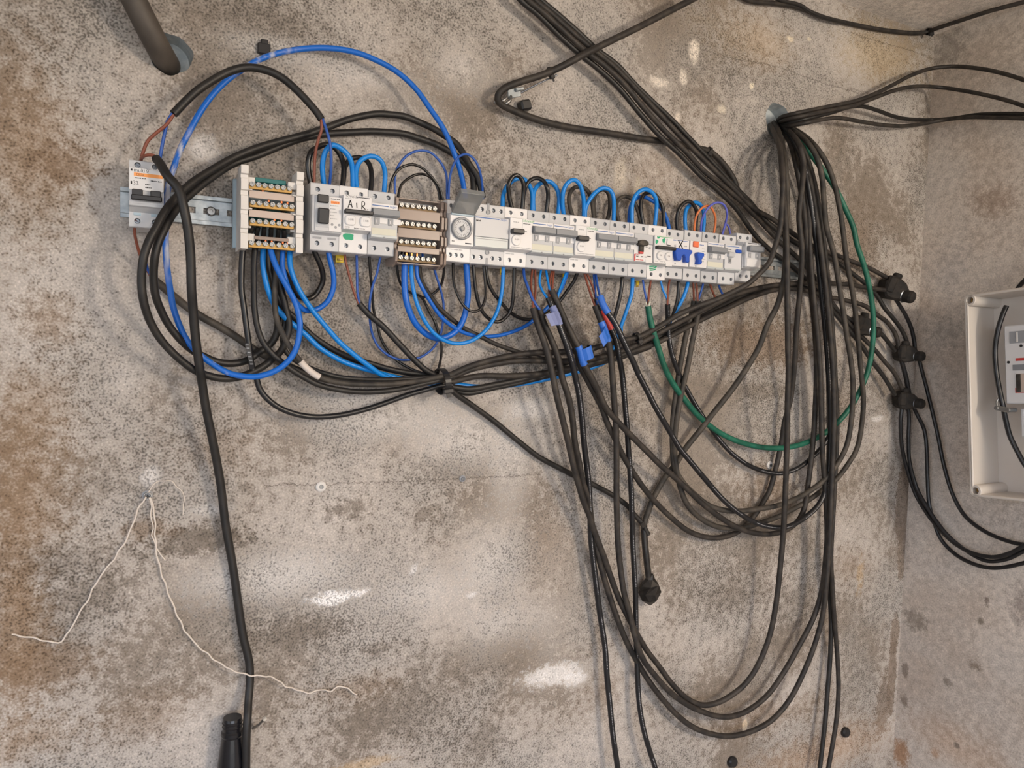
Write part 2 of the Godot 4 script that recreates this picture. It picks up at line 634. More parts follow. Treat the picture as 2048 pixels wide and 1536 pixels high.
func build_lamp(at_mm: Vector3, energy: float) -> void:
	var t := thing("pendant_globe", "opal glass globe lamp hanging on a black cord from the ceiling", "lamp", at_mm)
	var up := Basis(Vector3.RIGHT, -PI / 2)
	lathe(t, "ceiling_rose", [[0.0, CEIL_Y - at_mm.y - 24.0], [30.0, CEIL_Y - at_mm.y - 18.0], [34.0, CEIL_Y - at_mm.y]], mat("white_plastic"), Transform3D(up, Vector3.ZERO))
	obj("cord", tube_mesh(PackedVector3Array([Vector3(0, CEIL_Y - at_mm.y, 0), Vector3(0, 240, 0), Vector3(0, 140, 0)]), 3.0, 8), mat("black_plastic"), t)
	lathe(t, "socket", [[0.0, 150.0], [14.0, 146.0], [19.0, 136.0], [24.0, 104.0], [30.0, 98.0]], mat("black_plastic"), Transform3D(up, Vector3.ZERO))
	var glow := plain("lamp_glow", rgb8(255, 240, 220), 0.5)
	glow.emission_enabled = true
	glow.emission = Color(1.0, 0.93, 0.84)
	glow.emission_energy_multiplier = 3.0
	lathe(t, "globe", [[0.0, -104.0], [40.0, -96.0], [74.0, -73.0], [97.0, -37.0], [104.0, 0.0], [97.0, 37.0], [74.0, 73.0], [44.0, 94.0], [18.0, 100.0]], glow, Transform3D(up, Vector3.ZERO), 32)
	var l := OmniLight3D.new()
	l.name = "bulb_light"
	l.light_color = Color(1.0, 0.94, 0.86)
	l.light_energy = energy
	l.light_size = 0.1
	l.omni_range = 8.0
	l.omni_attenuation = 2.0
	l.shadow_enabled = true
	t.add_child(l)

func wall_stain_or_light(u: float, v: float, ru: float, rv: float, c: Color, k: float, soft := 0.5, rag := 0.4) -> Array:
	var p := wz(u, v, 0)
	return [p.x, p.y, absf(wz(u + ru, v, 0).x - wz(u - ru, v, 0).x) / 2, absf(wz(u, v + rv, 0).y - wz(u, v - rv, 0).y) / 2, c, k, soft, rag]

func side_stain_or_light(u: float, v: float, ru: float, rv: float, c: Color, k: float, soft := 0.5, rag := 0.4) -> Array:
	var p := sx(u, v, SIDE_X)
	return [p.z, p.y, absf(sx(u + ru, v, SIDE_X).z - sx(u - ru, v, SIDE_X).z) / 2, absf(sx(u, v + rv, SIDE_X).y - sx(u, v - rv, SIDE_X).y) / 2, c, k, soft, rag]

func build_room() -> void:
	var brown := rgb8(122, 101, 82)
	var earth := rgb8(136, 112, 89)
	var dark := rgb8(112, 103, 94)
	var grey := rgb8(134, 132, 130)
	var pale := rgb8(204, 201, 199)
	var chalk := rgb8(232, 230, 230)
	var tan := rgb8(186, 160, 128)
	var st := []
	for a in [
		# brown, grey and dark patches
		[50, 300, 150, 260, earth, 0.6, 0.9], [130, 330, 85, 60, brown, 0.6, 0.6], [95, 640, 105, 95, brown, 0.55, 0.7], [60, 820, 130, 130, earth, 0.4, 0.8], [40, 1000, 130, 240, earth, 0.65, 0.9],
		[110, 1130, 170, 60, dark, 0.55, 0.7], [170, 1190, 150, 60, dark, 0.5, 0.7], [80, 1340, 140, 60, brown, 0.55, 0.7], [30, 1250, 80, 280, earth, 0.7, 0.9], [60, 1480, 160, 70, earth, 0.5, 0.8], [300, 1440, 120, 70, brown, 0.35, 0.8],
		[400, 1080, 120, 36, dark, 0.72, 0.4], [300, 1060, 70, 30, brown, 0.5, 0.6], [690, 1020, 75, 34, dark, 0.6, 0.6], [850, 1025, 34, 26, dark, 0.5, 0.6], [620, 1262, 140, 34, dark, 0.55, 0.6], [760, 1298, 70, 24, dark, 0.5, 0.6],
		[800, 1430, 240, 80, dark, 0.45, 0.8], [970, 1480, 70, 70, dark, 0.45, 0.7], [560, 40, 190, 55, dark, 0.42, 0.8], [850, 25, 130, 40, dark, 0.3, 0.8], [430, 900, 110, 60, brown, 0.3, 0.8], [900, 940, 120, 60, dark, 0.35, 0.7],
		[480, 330, 70, 50, grey, 0.35, 0.7], [300, 560, 60, 90, dark, 0.35, 0.8], [700, 1380, 110, 40, brown, 0.35, 0.7], [1100, 1110, 60, 130, brown, 0.32, 0.8], [1210, 1390, 60, 80, brown, 0.3, 0.8],
		[1330, 330, 130, 120, brown, 0.28, 0.9], [1250, 650, 90, 80, dark, 0.45, 0.8], [1530, 690, 120, 56, brown, 0.55, 0.6], [1510, 782, 120, 22, dark, 0.5, 0.7], [1540, 960, 80, 70, brown, 0.4, 0.8], [1470, 1190, 140, 70, dark, 0.5, 0.8], [1590, 1200, 90, 70, dark, 0.45, 0.8],
		[1550, 1430, 110, 40, brown, 0.4, 0.7], [1720, 520, 60, 110, brown, 0.35, 0.8], [1680, 820, 40, 60, brown, 0.3, 0.8], [1700, 1130, 60, 50, brown, 0.3, 0.8],
		# trowelled mortar patches with their own outline, as in the photograph
		[1804, 1005, 14, 82, rgb8(124, 110, 98), 0.75, 0.12, 0.2], [1803, 1110, 8, 60, rgb8(126, 112, 100), 0.7, 0.15, 0.3], [1789, 1268, 10, 44, rgb8(124, 110, 98), 0.7, 0.15, 0.25], [1783, 1356, 9, 92, rgb8(124, 110, 98), 0.7, 0.15, 0.25], [1766, 1412, 17, 70, rgb8(122, 108, 96), 0.6, 0.2, 0.4],
		# pale plaster and chalk; the last row also paints in warm light and a shadow
		[300, 600, 70, 130, pale, 0.35, 0.6], [250, 760, 70, 60, pale, 0.25, 0.8], [405, 298, 36, 30, chalk, 0.5, 0.35], [560, 100, 110, 30, pale, 0.45, 0.5], [720, 150, 160, 40, pale, 0.4, 0.6], [930, 140, 90, 60, pale, 0.45, 0.7], [820, 220, 80, 40, pale, 0.3, 0.7],
		[850, 350, 50, 40, pale, 0.45, 0.5], [760, 640, 60, 40, pale, 0.5, 0.7], [760, 830, 190, 70, pale, 0.5, 0.6], [930, 880, 120, 80, pale, 0.5, 0.6], [1060, 820, 70, 30, chalk, 0.4, 0.5], [1020, 930, 50, 110, pale, 0.5, 0.6],
		[540, 1150, 230, 60, pale, 0.55, 0.6], [820, 1190, 160, 70, pale, 0.5, 0.7], [980, 1130, 90, 120, pale, 0.5, 0.7], [300, 955, 26, 26, chalk, 0.5, 0.5], [420, 1020, 70, 16, pale, 0.5, 0.6], [640, 1160, 170, 60, pale, 0.3, 0.8], [1000, 1250, 120, 60, pale, 0.45, 0.8], [1110, 1200, 60, 180, pale, 0.35, 0.8],
		[672, 1197, 52, 19, chalk, 0.98, 0.15, 0.55], [722, 1186, 34, 13, chalk, 0.9, 0.2, 0.6], [830, 1140, 20, 12, chalk, 0.6, 0.3, 1.0], [945, 1190, 16, 8, chalk, 0.6, 0.3, 1.0], [1110, 1350, 66, 22, chalk, 0.75, 0.4, 0.6], [1150, 1360, 30, 16, chalk, 0.7, 0.4, 0.6],
		[1388, 105, 9, 22, rgb8(226, 216, 204), 0.95, 0.25, 0.7], [1318, 165, 20, 10, rgb8(226, 216, 204), 0.9, 0.3, 0.9], [1366, 155, 8, 14, rgb8(222, 212, 200), 0.85, 0.3, 0.9], [1240, 350, 16, 40, rgb8(196, 186, 172), 0.8, 0.4, 0.7], [1275, 375, 8, 26, rgb8(190, 180, 164), 0.7, 0.4, 0.6], [1355, 235, 6, 14, rgb8(222, 212, 200), 0.8, 0.3, 0.7],
		[1580, 78, 10, 8, rgb8(226, 216, 196), 0.9, 0.3, 0.5], [1618, 77, 7, 6, rgb8(226, 216, 196), 0.9, 0.3, 0.5], [1503, 172, 6, 8, rgb8(226, 216, 196), 0.9, 0.3, 0.5], [1444, 218, 10, 8, rgb8(216, 206, 190), 0.8, 0.3, 0.8], [1755, 838, 16, 8, chalk, 0.6, 0.4, 0.7], [1720, 1150, 8, 40, tan, 0.6, 0.5, 0.8], [1490, 1450, 6, 14, rgb8(222, 206, 184), 0.9, 0.3, 0.6],
		[1520, 80, 120, 70, tan, 0.35, 0.8], [1750, 110, 130, 80, rgb8(206, 182, 146), 0.5, 0.8], [1660, 1500, 170, 60, rgb8(190, 156, 128), 0.45, 0.9], [1250, 120, 140, 100, pale, 0.25, 0.9], [1400, 880, 120, 120, pale, 0.15, 0.9], [1530, 330, 24, 110, grey, 0.3, 0.8], [730, 1530, 80, 14, tan, 0.6, 0.5]]:  # broad soft tan entries paint in warm lamplight, the grey one the risers' shadow
		st.append(wall_stain_or_light(a[0], a[1], a[2], a[3], a[4], a[5], a[6], a[7] if a.size() > 7 else 0.5))
	var ck := []
	for a in [[530, 974, 570, 970, 640, 972, 690, 968, 780, 965, 850, 962, 925, 958, 1010, 954, 1080, 950], [1400, 98, 1470, 118, 1530, 128, 1580, 142, 1650, 168, 1720, 186], [1690, 62, 1760, 84, 1820, 100, 1866, 118], [1700, 176, 1726, 183, 1742, 190], [1420, 1122, 1450, 1136, 1476, 1160, 1490, 1178], [1586, 1232, 1602, 1233, 1618, 1229], [1306, 1098, 1336, 1096], [1400, 1270, 1440, 1262]]:
		var pl := []
		for i in range(0, a.size(), 2):
			var p := wz(a[i], a[i + 1], 0)
			pl.append(Vector2(p.x, p.y))
		ck.append(pl)
	var x0 := -950.0
	var y0 := -1250.0
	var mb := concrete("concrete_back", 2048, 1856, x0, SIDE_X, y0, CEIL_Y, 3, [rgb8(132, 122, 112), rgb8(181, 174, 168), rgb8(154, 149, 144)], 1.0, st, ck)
	var ss := []
	for a in [
		[1990, 400, 60, 40, rgb8(150, 128, 112), 0.5, 0.8], [1990, 300, 80, 90, rgb8(190, 174, 158), 0.3, 0.9], [1900, 540, 50, 70, rgb8(178, 172, 168), 0.5, 0.8], [1890, 660, 50, 40, rgb8(148, 146, 142), 0.4, 0.8], [1900, 90, 40, 60, rgb8(136, 128, 120), 0.5, 0.7], [1870, 30, 60, 26, rgb8(214, 208, 202), 0.6, 0.7],
		[1950, 1330, 16, 10, rgb8(122, 110, 98), 0.7, 0.6], [1960, 1240, 9, 8, rgb8(118, 108, 96), 0.7, 0.6], [1973, 1200, 6, 12, rgb8(112, 100, 92), 0.6, 0.5], [1895, 1362, 12, 8, rgb8(118, 108, 98), 0.6, 0.6], [1830, 1240, 26, 24, rgb8(126, 116, 106), 0.6, 0.7], [1800, 1505, 22, 34, rgb8(160, 118, 86), 0.7, 0.4], [1870, 1505, 12, 12, rgb8(176, 138, 108), 0.5, 0.5],
		[1910, 1500, 140, 60, rgb8(196, 162, 134), 0.4, 0.9], [2040, 1210, 30, 60, rgb8(132, 120, 114), 0.5, 0.7], [1810, 1340, 7, 16, rgb8(120, 108, 98), 0.6, 0.5], [1806, 1400, 8, 14, rgb8(120, 108, 98), 0.6, 0.5], [1912, 1490, 8, 8, rgb8(112, 104, 96), 0.6, 0.5], [1985, 1010, 70, 40, rgb8(176, 164, 152), 0.4, 0.8], [2020, 990, 40, 14, rgb8(206, 190, 170), 0.6, 0.5]]:  # first entry of this row paints warm lamplight low on the side wall
		ss.append(side_stain_or_light(a[0], a[1], a[2], a[3], a[4], a[5], a[6]))
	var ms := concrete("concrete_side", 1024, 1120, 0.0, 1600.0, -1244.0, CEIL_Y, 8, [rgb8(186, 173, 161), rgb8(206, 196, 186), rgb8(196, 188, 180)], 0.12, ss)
	ms.heightmap_scale = 0.12
	var mc := concrete("concrete_ceiling", 512, 512, 0.0, 800.0, 0.0, 800.0, 12, [rgb8(206, 196, 188), rgb8(226, 219, 212), rgb8(214, 206, 198)], 0.3, [])

	# back wall with its two drilled openings
	var h1 := Vector2(-433.7, 180.9)
	var h2 := Vector2(560.7, 263.3)
	var o := Vector3(FAR_X, FLOOR_Y, 0)
	var w := SIDE_X - FAR_X
	var h := CEIL_Y - FLOOR_Y
	var s1 := begin()
	panel(s1, o, Vector3.RIGHT, Vector3.UP, w, h, Vector3.BACK, [x0 - FAR_X, SIDE_X - FAR_X, y0 - FLOOR_Y, CEIL_Y - FLOOR_Y], [[h1.x - FAR_X, h1.y - FLOOR_Y, 24.0], [h2.x - FAR_X, h2.y - FLOOR_Y, 31.0]])
	panel(s1, o + Vector3(0, 0, -220), Vector3.RIGHT, Vector3.UP, w, h, Vector3.FORWARD, [0, 1000, 0, 1000], [], 4000.0)
	var wb := struct("wall_back", s1.commit(), mb)
	for e in [[h1, 24.0], [h2, 31.0]]:
		var c: Vector2 = e[0]
		var r: float = e[1]
		var sl := begin()
		for i in 40:
			var ps := []
			for k in [i, i + 1]:
				var a: float = TAU * k / 40.0
				var rim: float = r * (1.0 + 0.05 * sin(3 * a + 1.0) + 0.03 * sin(7 * a))
				ps.append(Vector3(c.x + cos(a) * rim, c.y + sin(a) * rim, 0.0))
				ps.append(Vector3(c.x + cos(a) * r * 0.94, c.y + sin(a) * r * 0.94, -30.0))
			face(sl, ps[0], ps[2], ps[3], ps[1], ps[0] * 2.0 - Vector3(c.x, c.y, -70))
			tri(sl, ps[1], ps[3], Vector3(c.x, c.y, -30), Vector3.BACK)
		obj("hole_lining", sl.commit(), mat("mortar"), wb)
	var s2 := begin()
	panel(s2, Vector3(SIDE_X, FLOOR_Y, 0), Vector3.BACK, Vector3.UP, BACK_Z, h, Vector3.LEFT, [0, 1600, -1244 - FLOOR_Y, CEIL_Y - FLOOR_Y], [])
	panel(s2, Vector3(SIDE_X + 200, FLOOR_Y, 0), Vector3.BACK, Vector3.UP, BACK_Z, h, Vector3.RIGHT, [0, 1000, 0, 1000], [], 4000.0)
	struct("wall_side", s2.commit(), ms)
	var s3 := begin()
	panel(s3, Vector3(FAR_X, CEIL_Y, 0), Vector3.RIGHT, Vector3.BACK, w, BACK_Z, Vector3.DOWN, [0, 800, 0, 800], [])
	panel(s3, Vector3(FAR_X - 200, CEIL_Y + 200, -220), Vector3.RIGHT, Vector3.BACK, w + 400, BACK_Z + 420, Vector3.UP, [0, 1000, 0, 1000], [], 4000.0)
	struct("ceiling", s3.commit(), mc)
	var floor_mat := mottled("floor_concrete", rgb8(142, 136, 130), rgb8(174, 168, 160), 0.9, 0.8)
	var s4 := begin()
	add_box(s4, Vector3((FAR_X + SIDE_X) / 2, FLOOR_Y - 100, BACK_Z / 2), Vector3(w + 400, 200, BACK_Z + 400))
	struct("floor", s4.commit(), floor_mat)
	var plaster := mottled("plaster", rgb8(150, 142, 132), rgb8(182, 174, 164), 0.9, 0.7)
	var s5 := begin()  # unseen window opening left in this wall, added so daylight brightens the side wall
	add_box(s5, Vector3(FAR_X - 100, (FLOOR_Y + CEIL_Y) / 2, 250), Vector3(200, h, 500))
	add_box(s5, Vector3(FAR_X - 100, (FLOOR_Y + CEIL_Y) / 2, (2300 + BACK_Z) / 2), Vector3(200, h, BACK_Z - 2300))
	add_box(s5, Vector3(FAR_X - 100, (FLOOR_Y - 500) / 2, 1400), Vector3(200, -500 - FLOOR_Y, 1800))
	add_box(s5, Vector3(FAR_X - 100, CEIL_Y - 75, 1400), Vector3(200, 150, 1800))
	struct("wall_far", s5.commit(), plaster)
	# front wall: piers and lintel round the open cellar doorway behind the camera
	var s6 := begin()
	add_box(s6, Vector3(FAR_X + 100, (FLOOR_Y + CEIL_Y) / 2, BACK_Z + 100), Vector3(200, h, 200))
	add_box(s6, Vector3((500 + SIDE_X) / 2, (FLOOR_Y + CEIL_Y) / 2, BACK_Z + 100), Vector3(SIDE_X - 500, h, 200))
	add_box(s6, Vector3((FAR_X + 200 + 500) / 2, CEIL_Y - 60, BACK_Z + 100), Vector3(500 - FAR_X - 200, 120, 200))
	struct("wall_front", s6.commit(), plaster)

# ------------------------------------------------------------------ small shared pieces
func slot_screw_mesh() -> Mesh:
	if not shared.has("slot"):
		var st := begin()
		add_lathe(st, [[0.0, 0.0], [2.5, 0.0], [2.5, -2.0]], 16)
		for s in [-1.0, 1.0]:
			var p := PackedVector2Array()
			for i in 9:
				var a := lerpf(0.14, PI - 0.14, i / 8.0)
				p.append(Vector2(cos(a) * 2.5, s * sin(a) * 2.5 + s * 0.05))
			add_prism(st, p, -0.1, 0.8, 0.2)
		shared["slot"] = st.commit()
	return shared["slot"]

func cross_screw_mesh() -> Mesh:
	if not shared.has("cross"):
		var st := begin()
		add_lathe(st, [[0.0, 0.0], [2.9, 0.0], [2.9, -4.0]], 16)
		for q in 4:
			var p := PackedVector2Array()
			var a0 := PI / 2 * q
			var c := Vector2(cos(a0 + PI / 4), sin(a0 + PI / 4)) * 0.75
			p.append(c)
			for i in 6:
				var a := lerpf(a0 + 0.18, a0 + PI / 2 - 0.18, i / 5.0)
				p.append(Vector2(cos(a), sin(a)) * 2.9)
			add_prism(st, p, -0.1, 1.0, 0.25)
		shared["cross"] = st.commit()
	return shared["cross"]

func screw(parent: Node, x: float, y: float, z: float, cross := false, m := "screw_dark", turn := 0.6) -> void:
	var o := obj("terminal_screw", cross_screw_mesh() if cross else slot_screw_mesh(), mat(m), parent, Vector3(x, y, z))
	o.rotation.z = turn + x * 1.7

func letter(parent: Node, words: String, x: float, y: float, z: float, height: float, m: String, spread := 1.0) -> void:
	var key := "t:" + words
	if not shared.has(key):
		var tm := TextMesh.new()
		var f := SystemFont.new()
		f.font_names = PackedStringArray(["Droid Sans"])
		tm.font = f
		tm.text = words
		tm.font_size = 32
		tm.pixel_size = 0.001
		tm.depth = 0.001
		tm.horizontal_alignment = HORIZONTAL_ALIGNMENT_LEFT
		shared[key] = tm
	var o := obj("lettering", shared[key], mat(m), parent, Vector3(x, y, z))
	var k := height / 23.0
	o.scale = Vector3(k * spread, k, 0.08)

func stroke(parent: Node, pts: Array, z: float, width: float, m: String, called := "marker_stroke") -> void:
	var st := begin()
	var p := PackedVector3Array()
	for i in range(0, pts.size(), 2):
		p.append(Vector3(pts[i], pts[i + 1], z))
	add_tube(st, smooth_path(p, 1.0), width / 2.0, 6, null, Vector2.ONE)
	var o := obj(called, st.commit(), mat(m), parent)
	o.scale.z = 0.2
	o.position.z = z * MM * 0.8

# moulded body of a rail device: profile (y, z), shoulders pierced by screw wells
func module_body(parent: Node, w: float, prof: Array, up: Array, lo: Array, m: Material, yu := 33.0, yl := -33.0, r := 3.0) -> void:
	var st := begin()
	var poly := PackedVector2Array()
	for q in prof:
		poly.append(Vector2(q[0], q[1]))
	var g := 0.25
	var ix := Geometry2D.triangulate_polygon(poly)
	for sx1 in [g, w - g]:
		var nn := Vector3.LEFT if sx1 == g else Vector3.RIGHT
		for i in range(0, ix.size(), 3):
			tri(st, Vector3(sx1, poly[ix[i]].x, poly[ix[i]].y), Vector3(sx1, poly[ix[i + 1]].x, poly[ix[i + 1]].y), Vector3(sx1, poly[ix[i + 2]].x, poly[ix[i + 2]].y), nn)
	var n := poly.size()
	for i in n:
		var a := poly[i]
		var b := poly[(i + 1) % n]
		var e := (b - a).normalized()
		var nn := Vector3(0, e.y, -e.x)
		var mid := (a + b) / 2
		if Geometry2D.is_point_in_polygon(mid + Vector2(nn.y, nn.z) * 0.3, poly):
			nn = -nn
		var wells: Array = []
		var yc := 0.0
		if absf(a.y - b.y) < 3.0 and nn.z > 0.8:
			var ylo := minf(a.x, b.x)
			var yhi := maxf(a.x, b.x)
			if yu > ylo and yu < yhi:
				wells = up
				yc = yu
			elif yl > ylo and yl < yhi:
				wells = lo
				yc = yl
		if wells.is_empty():
			quad(st, Vector3(g, a.x, a.y), Vector3(w - g, a.x, a.y), Vector3(w - g, b.x, b.y), Vector3(g, b.x, b.y), nn)
			continue
		var z := (a.y + b.y) / 2
		var y0 := minf(a.x, b.x)
		var y1 := maxf(a.x, b.x)
		for k in wells.size():
			var xl: float = g if k == 0 else (wells[k - 1] + wells[k]) / 2.0
			var xr: float = w - g if k == wells.size() - 1 else (wells[k] + wells[k + 1]) / 2.0
			var c := Vector2(wells[k], yc)
			var edge := []
			for j in 5:
				edge.append(Vector2(lerpf(xl, xr, j / 5.0), y0))
			for j in 5:
				edge.append(Vector2(xr, lerpf(y0, y1, j / 5.0)))
			for j in 5:
				edge.append(Vector2(lerpf(xr, xl, j / 5.0), y1))
			for j in 5:
				edge.append(Vector2(xl, lerpf(y1, y0, j / 5.0)))
			for j in 20:
				var p0: Vector2 = edge[j]
				var p1: Vector2 = edge[(j + 1) % 20]
				var q0 := c + (p0 - c).normalized() * r
				var q1 := c + (p1 - c).normalized() * r
				quad(st, Vector3(p0.x, p0.y, z), Vector3(p1.x, p1.y, z), Vector3(q1.x, q1.y, z), Vector3(q0.x, q0.y, z), nn)
				var inn := -((q0 + q1) / 2 - c).normalized()
				quad(st, Vector3(q0.x, q0.y, z), Vector3(q1.x, q1.y, z), Vector3(q1.x, q1.y, z - 7), Vector3(q0.x, q0.y, z - 7), Vector3(inn.x, inn.y, 0))
				tri(st, Vector3(q0.x, q0.y, z - 7), Vector3(q1.x, q1.y, z - 7), Vector3(c.x, c.y, z - 7), nn)
	obj("body", st.commit(), m, parent)
	for x in up:
		screw(parent, x, yu, 46.5)
	for x in lo:
		screw(parent, x, yl, 46.5)

func std_profile(yb := -42.0, yt := 40.0, nb := -22.0, nt := 22.5, zn := 64.0, zs := 51.0) -> Array:
	return [[yb, 8.0], [yb, zs - 1.0], [yb + 1.0, zs], [nb - 2.0, zs], [nb, zn - 1.0], [nb + 1.0, zn], [nt - 1.0, zn], [nt, zn - 1.0], [nt + 1.5, zs], [yt - 1.0, zs], [yt, zs - 1.0], [yt, 8.0]]

func poles(n: int, w: float) -> Array:
	var a := []
	for i in n:
		a.append(w * (i + 0.5) / n)
	return a

# a run of print too small to read: short bars of ink
func tiny_print(parent: Node, x: float, y: float, z: float, length: float, h: float, m: String) -> void:
	var st := begin()
	var cx := x
	var k := 0
	while cx < x + length - 0.3:
		var wd := minf([0.9, 1.3, 0.7, 1.1][k % 4], x + length - cx)
		add_box(st, Vector3(cx + wd / 2, y, z), Vector3(wd, h * [1.0, 0.7, 1.0, 0.8][(k + int(y)) % 4 if y > 0 else k % 4], 0.16))
		cx += wd + (0.9 if k % 5 == 4 else 0.35)
		k += 1
	var o := obj("fine_print", st.commit(), mat(m), parent)
	o.set_meta("kind", "stuff")

# ------------------------------------------------------------------ rail and its devices
func hager_front(t: Node, x: float, w: float, n: int, label_lid := true) -> void:
	var zn := 64.0
	box(t, "brand_strip", Vector3(x + w / 2, 18.8, zn + 0.6), Vector3(w - 0.8, 6.4, 1.6), mat("warm_white"), 0.3)
	box(t, "printed_line", Vector3(x + w * 0.34, 19.0, zn + 1.45), Vector3(w * 0.6, 1.1, 0.2), mat("blue_print"), 0.0)
	letter(t, ":hager", x + w * 0.66, 19.0, zn + 1.42, 2.6, "blue_print")
	var poly := PackedVector2Array([Vector2(5.0, 63.0), Vector2(5.2, 73.0), Vector2(6.4, 75.0), Vector2(13.4, 74.4), Vector2(15.4, 66.5), Vector2(15.5, 63.0)])
	prism(t, "toggle_handle", poly, x + 0.5, x + w - 0.5, mat("handle_grey"), 0.0, Transform3D(Basis(Vector3(0, 1, 0), Vector3(0, 0, 1), Vector3(1, 0, 0)), Vector3.ZERO))
	for i in n:
		var cx := x + w * (i + 0.5) / n - w * 0.03
		box(t, "contact_window", Vector3(cx, -0.6, zn + 0.4), Vector3(5.6, 8.6, 1.4), mat("mid_grey"), 0.3)
		box(t, "window_mark", Vector3(cx, -0.6, zn + 1.2), Vector3(1.0, 3.6, 0.3), mat("warm_white"), 0.0)
		box(t, "white_plate", Vector3(cx + w * 0.25 / n * 2.0, 0.4, zn + 0.3), Vector3(w / n - 7.6, 7.0, 1.0), mat("warm_white"), 0.2)
	if label_lid:
		box(t, "paper_label", Vector3(x + w / 2, -13.6, zn + 0.3), Vector3(w - 3.0, 8.6, 0.8), mat("label_cream"), 0.1)
		box(t, "label_lid", Vector3(x + w / 2, -19.2, zn + 0.8), Vector3(w - 1.0, 3.4, 1.6), mat("lid_grey"), 0.3)
		box(t, "lid_catch", Vector3(x + w / 2, -20.4, zn + 1.8), Vector3(2.2, 1.6, 1.2), mat("mid_grey"), 0.2)

func hager2(called: String, label: String, x0: float, w := 35.6, label_lid := true) -> Node3D:
	var t := thing(called, label, "circuit breaker", Vector3(x0, 0, 0), "two-pole grey-handled breakers")
	module_body(t, w, std_profile(), poles(2, w), poles(2, w), mat("grey_plastic"))
	hager_front(t, 0.0, w, 2, label_lid)
	return t

func acti_breaker(label: String, x0: float) -> Node3D:
	var w := 35.6
	var t := thing("residual_breaker", label, "circuit breaker", Vector3(x0, 0, 0))
	module_body(t, w, std_profile(-42, 40.5, -20, 24, 66), poles(2, w), poles(2, w), mat("warm_white"))
	box(t, "front_plate", Vector3(w / 2, 2, 66.5), Vector3(w - 0.4, 43, 3.0), mat("warm_white"), 0.6)
	box(t, "plate_joint", Vector3(w * 0.54, 15.0, 68.1), Vector3(0.4, 15, 0.3), mat("pale_grey"), 0.0)
	var h := box(t, "toggle_handle", Vector3(9.8, 4.2, 72), Vector3(19.0, 7.0, 9), mat("black_plastic"), 1.2)
	box(h, "grip_ridge", Vector3(0, -2.0, 4.2), Vector3(17, 1.0, 1.2), mat("black_plastic"), 0.2)
	prism(t, "test_button", ring_poly(9.6, -7.4, 7.2, 7.6), 66, 70.2, mat("warm_white"), 0.8)
	letter(t, "0-OFF", 6.6, -6.6, 70.3, 2.0, "dark_print")
	letter(t, "Schneider", 18.6, 20.6, 68.1, 3.2, "green_print")
	tiny_print(t, 20.6, 16.6, 68.1, 11.0, 1.3, "dark_print")
	tiny_print(t, 5.0, 17.6, 68.1, 9.0, 1.4, "mid_grey")
	tiny_print(t, 3.0, -17.0, 68.1, 30.0, 1.2, "mid_grey")
	box(t, "printed_line", Vector3(23.5, 6.0, 68.1), Vector3(6, 0.7, 0.2), mat("dark_print"), 0.0)
	tiny_print(t, 3.0, -24.5, 51.1, 13.0, 1.2, "mid_grey")
	return t

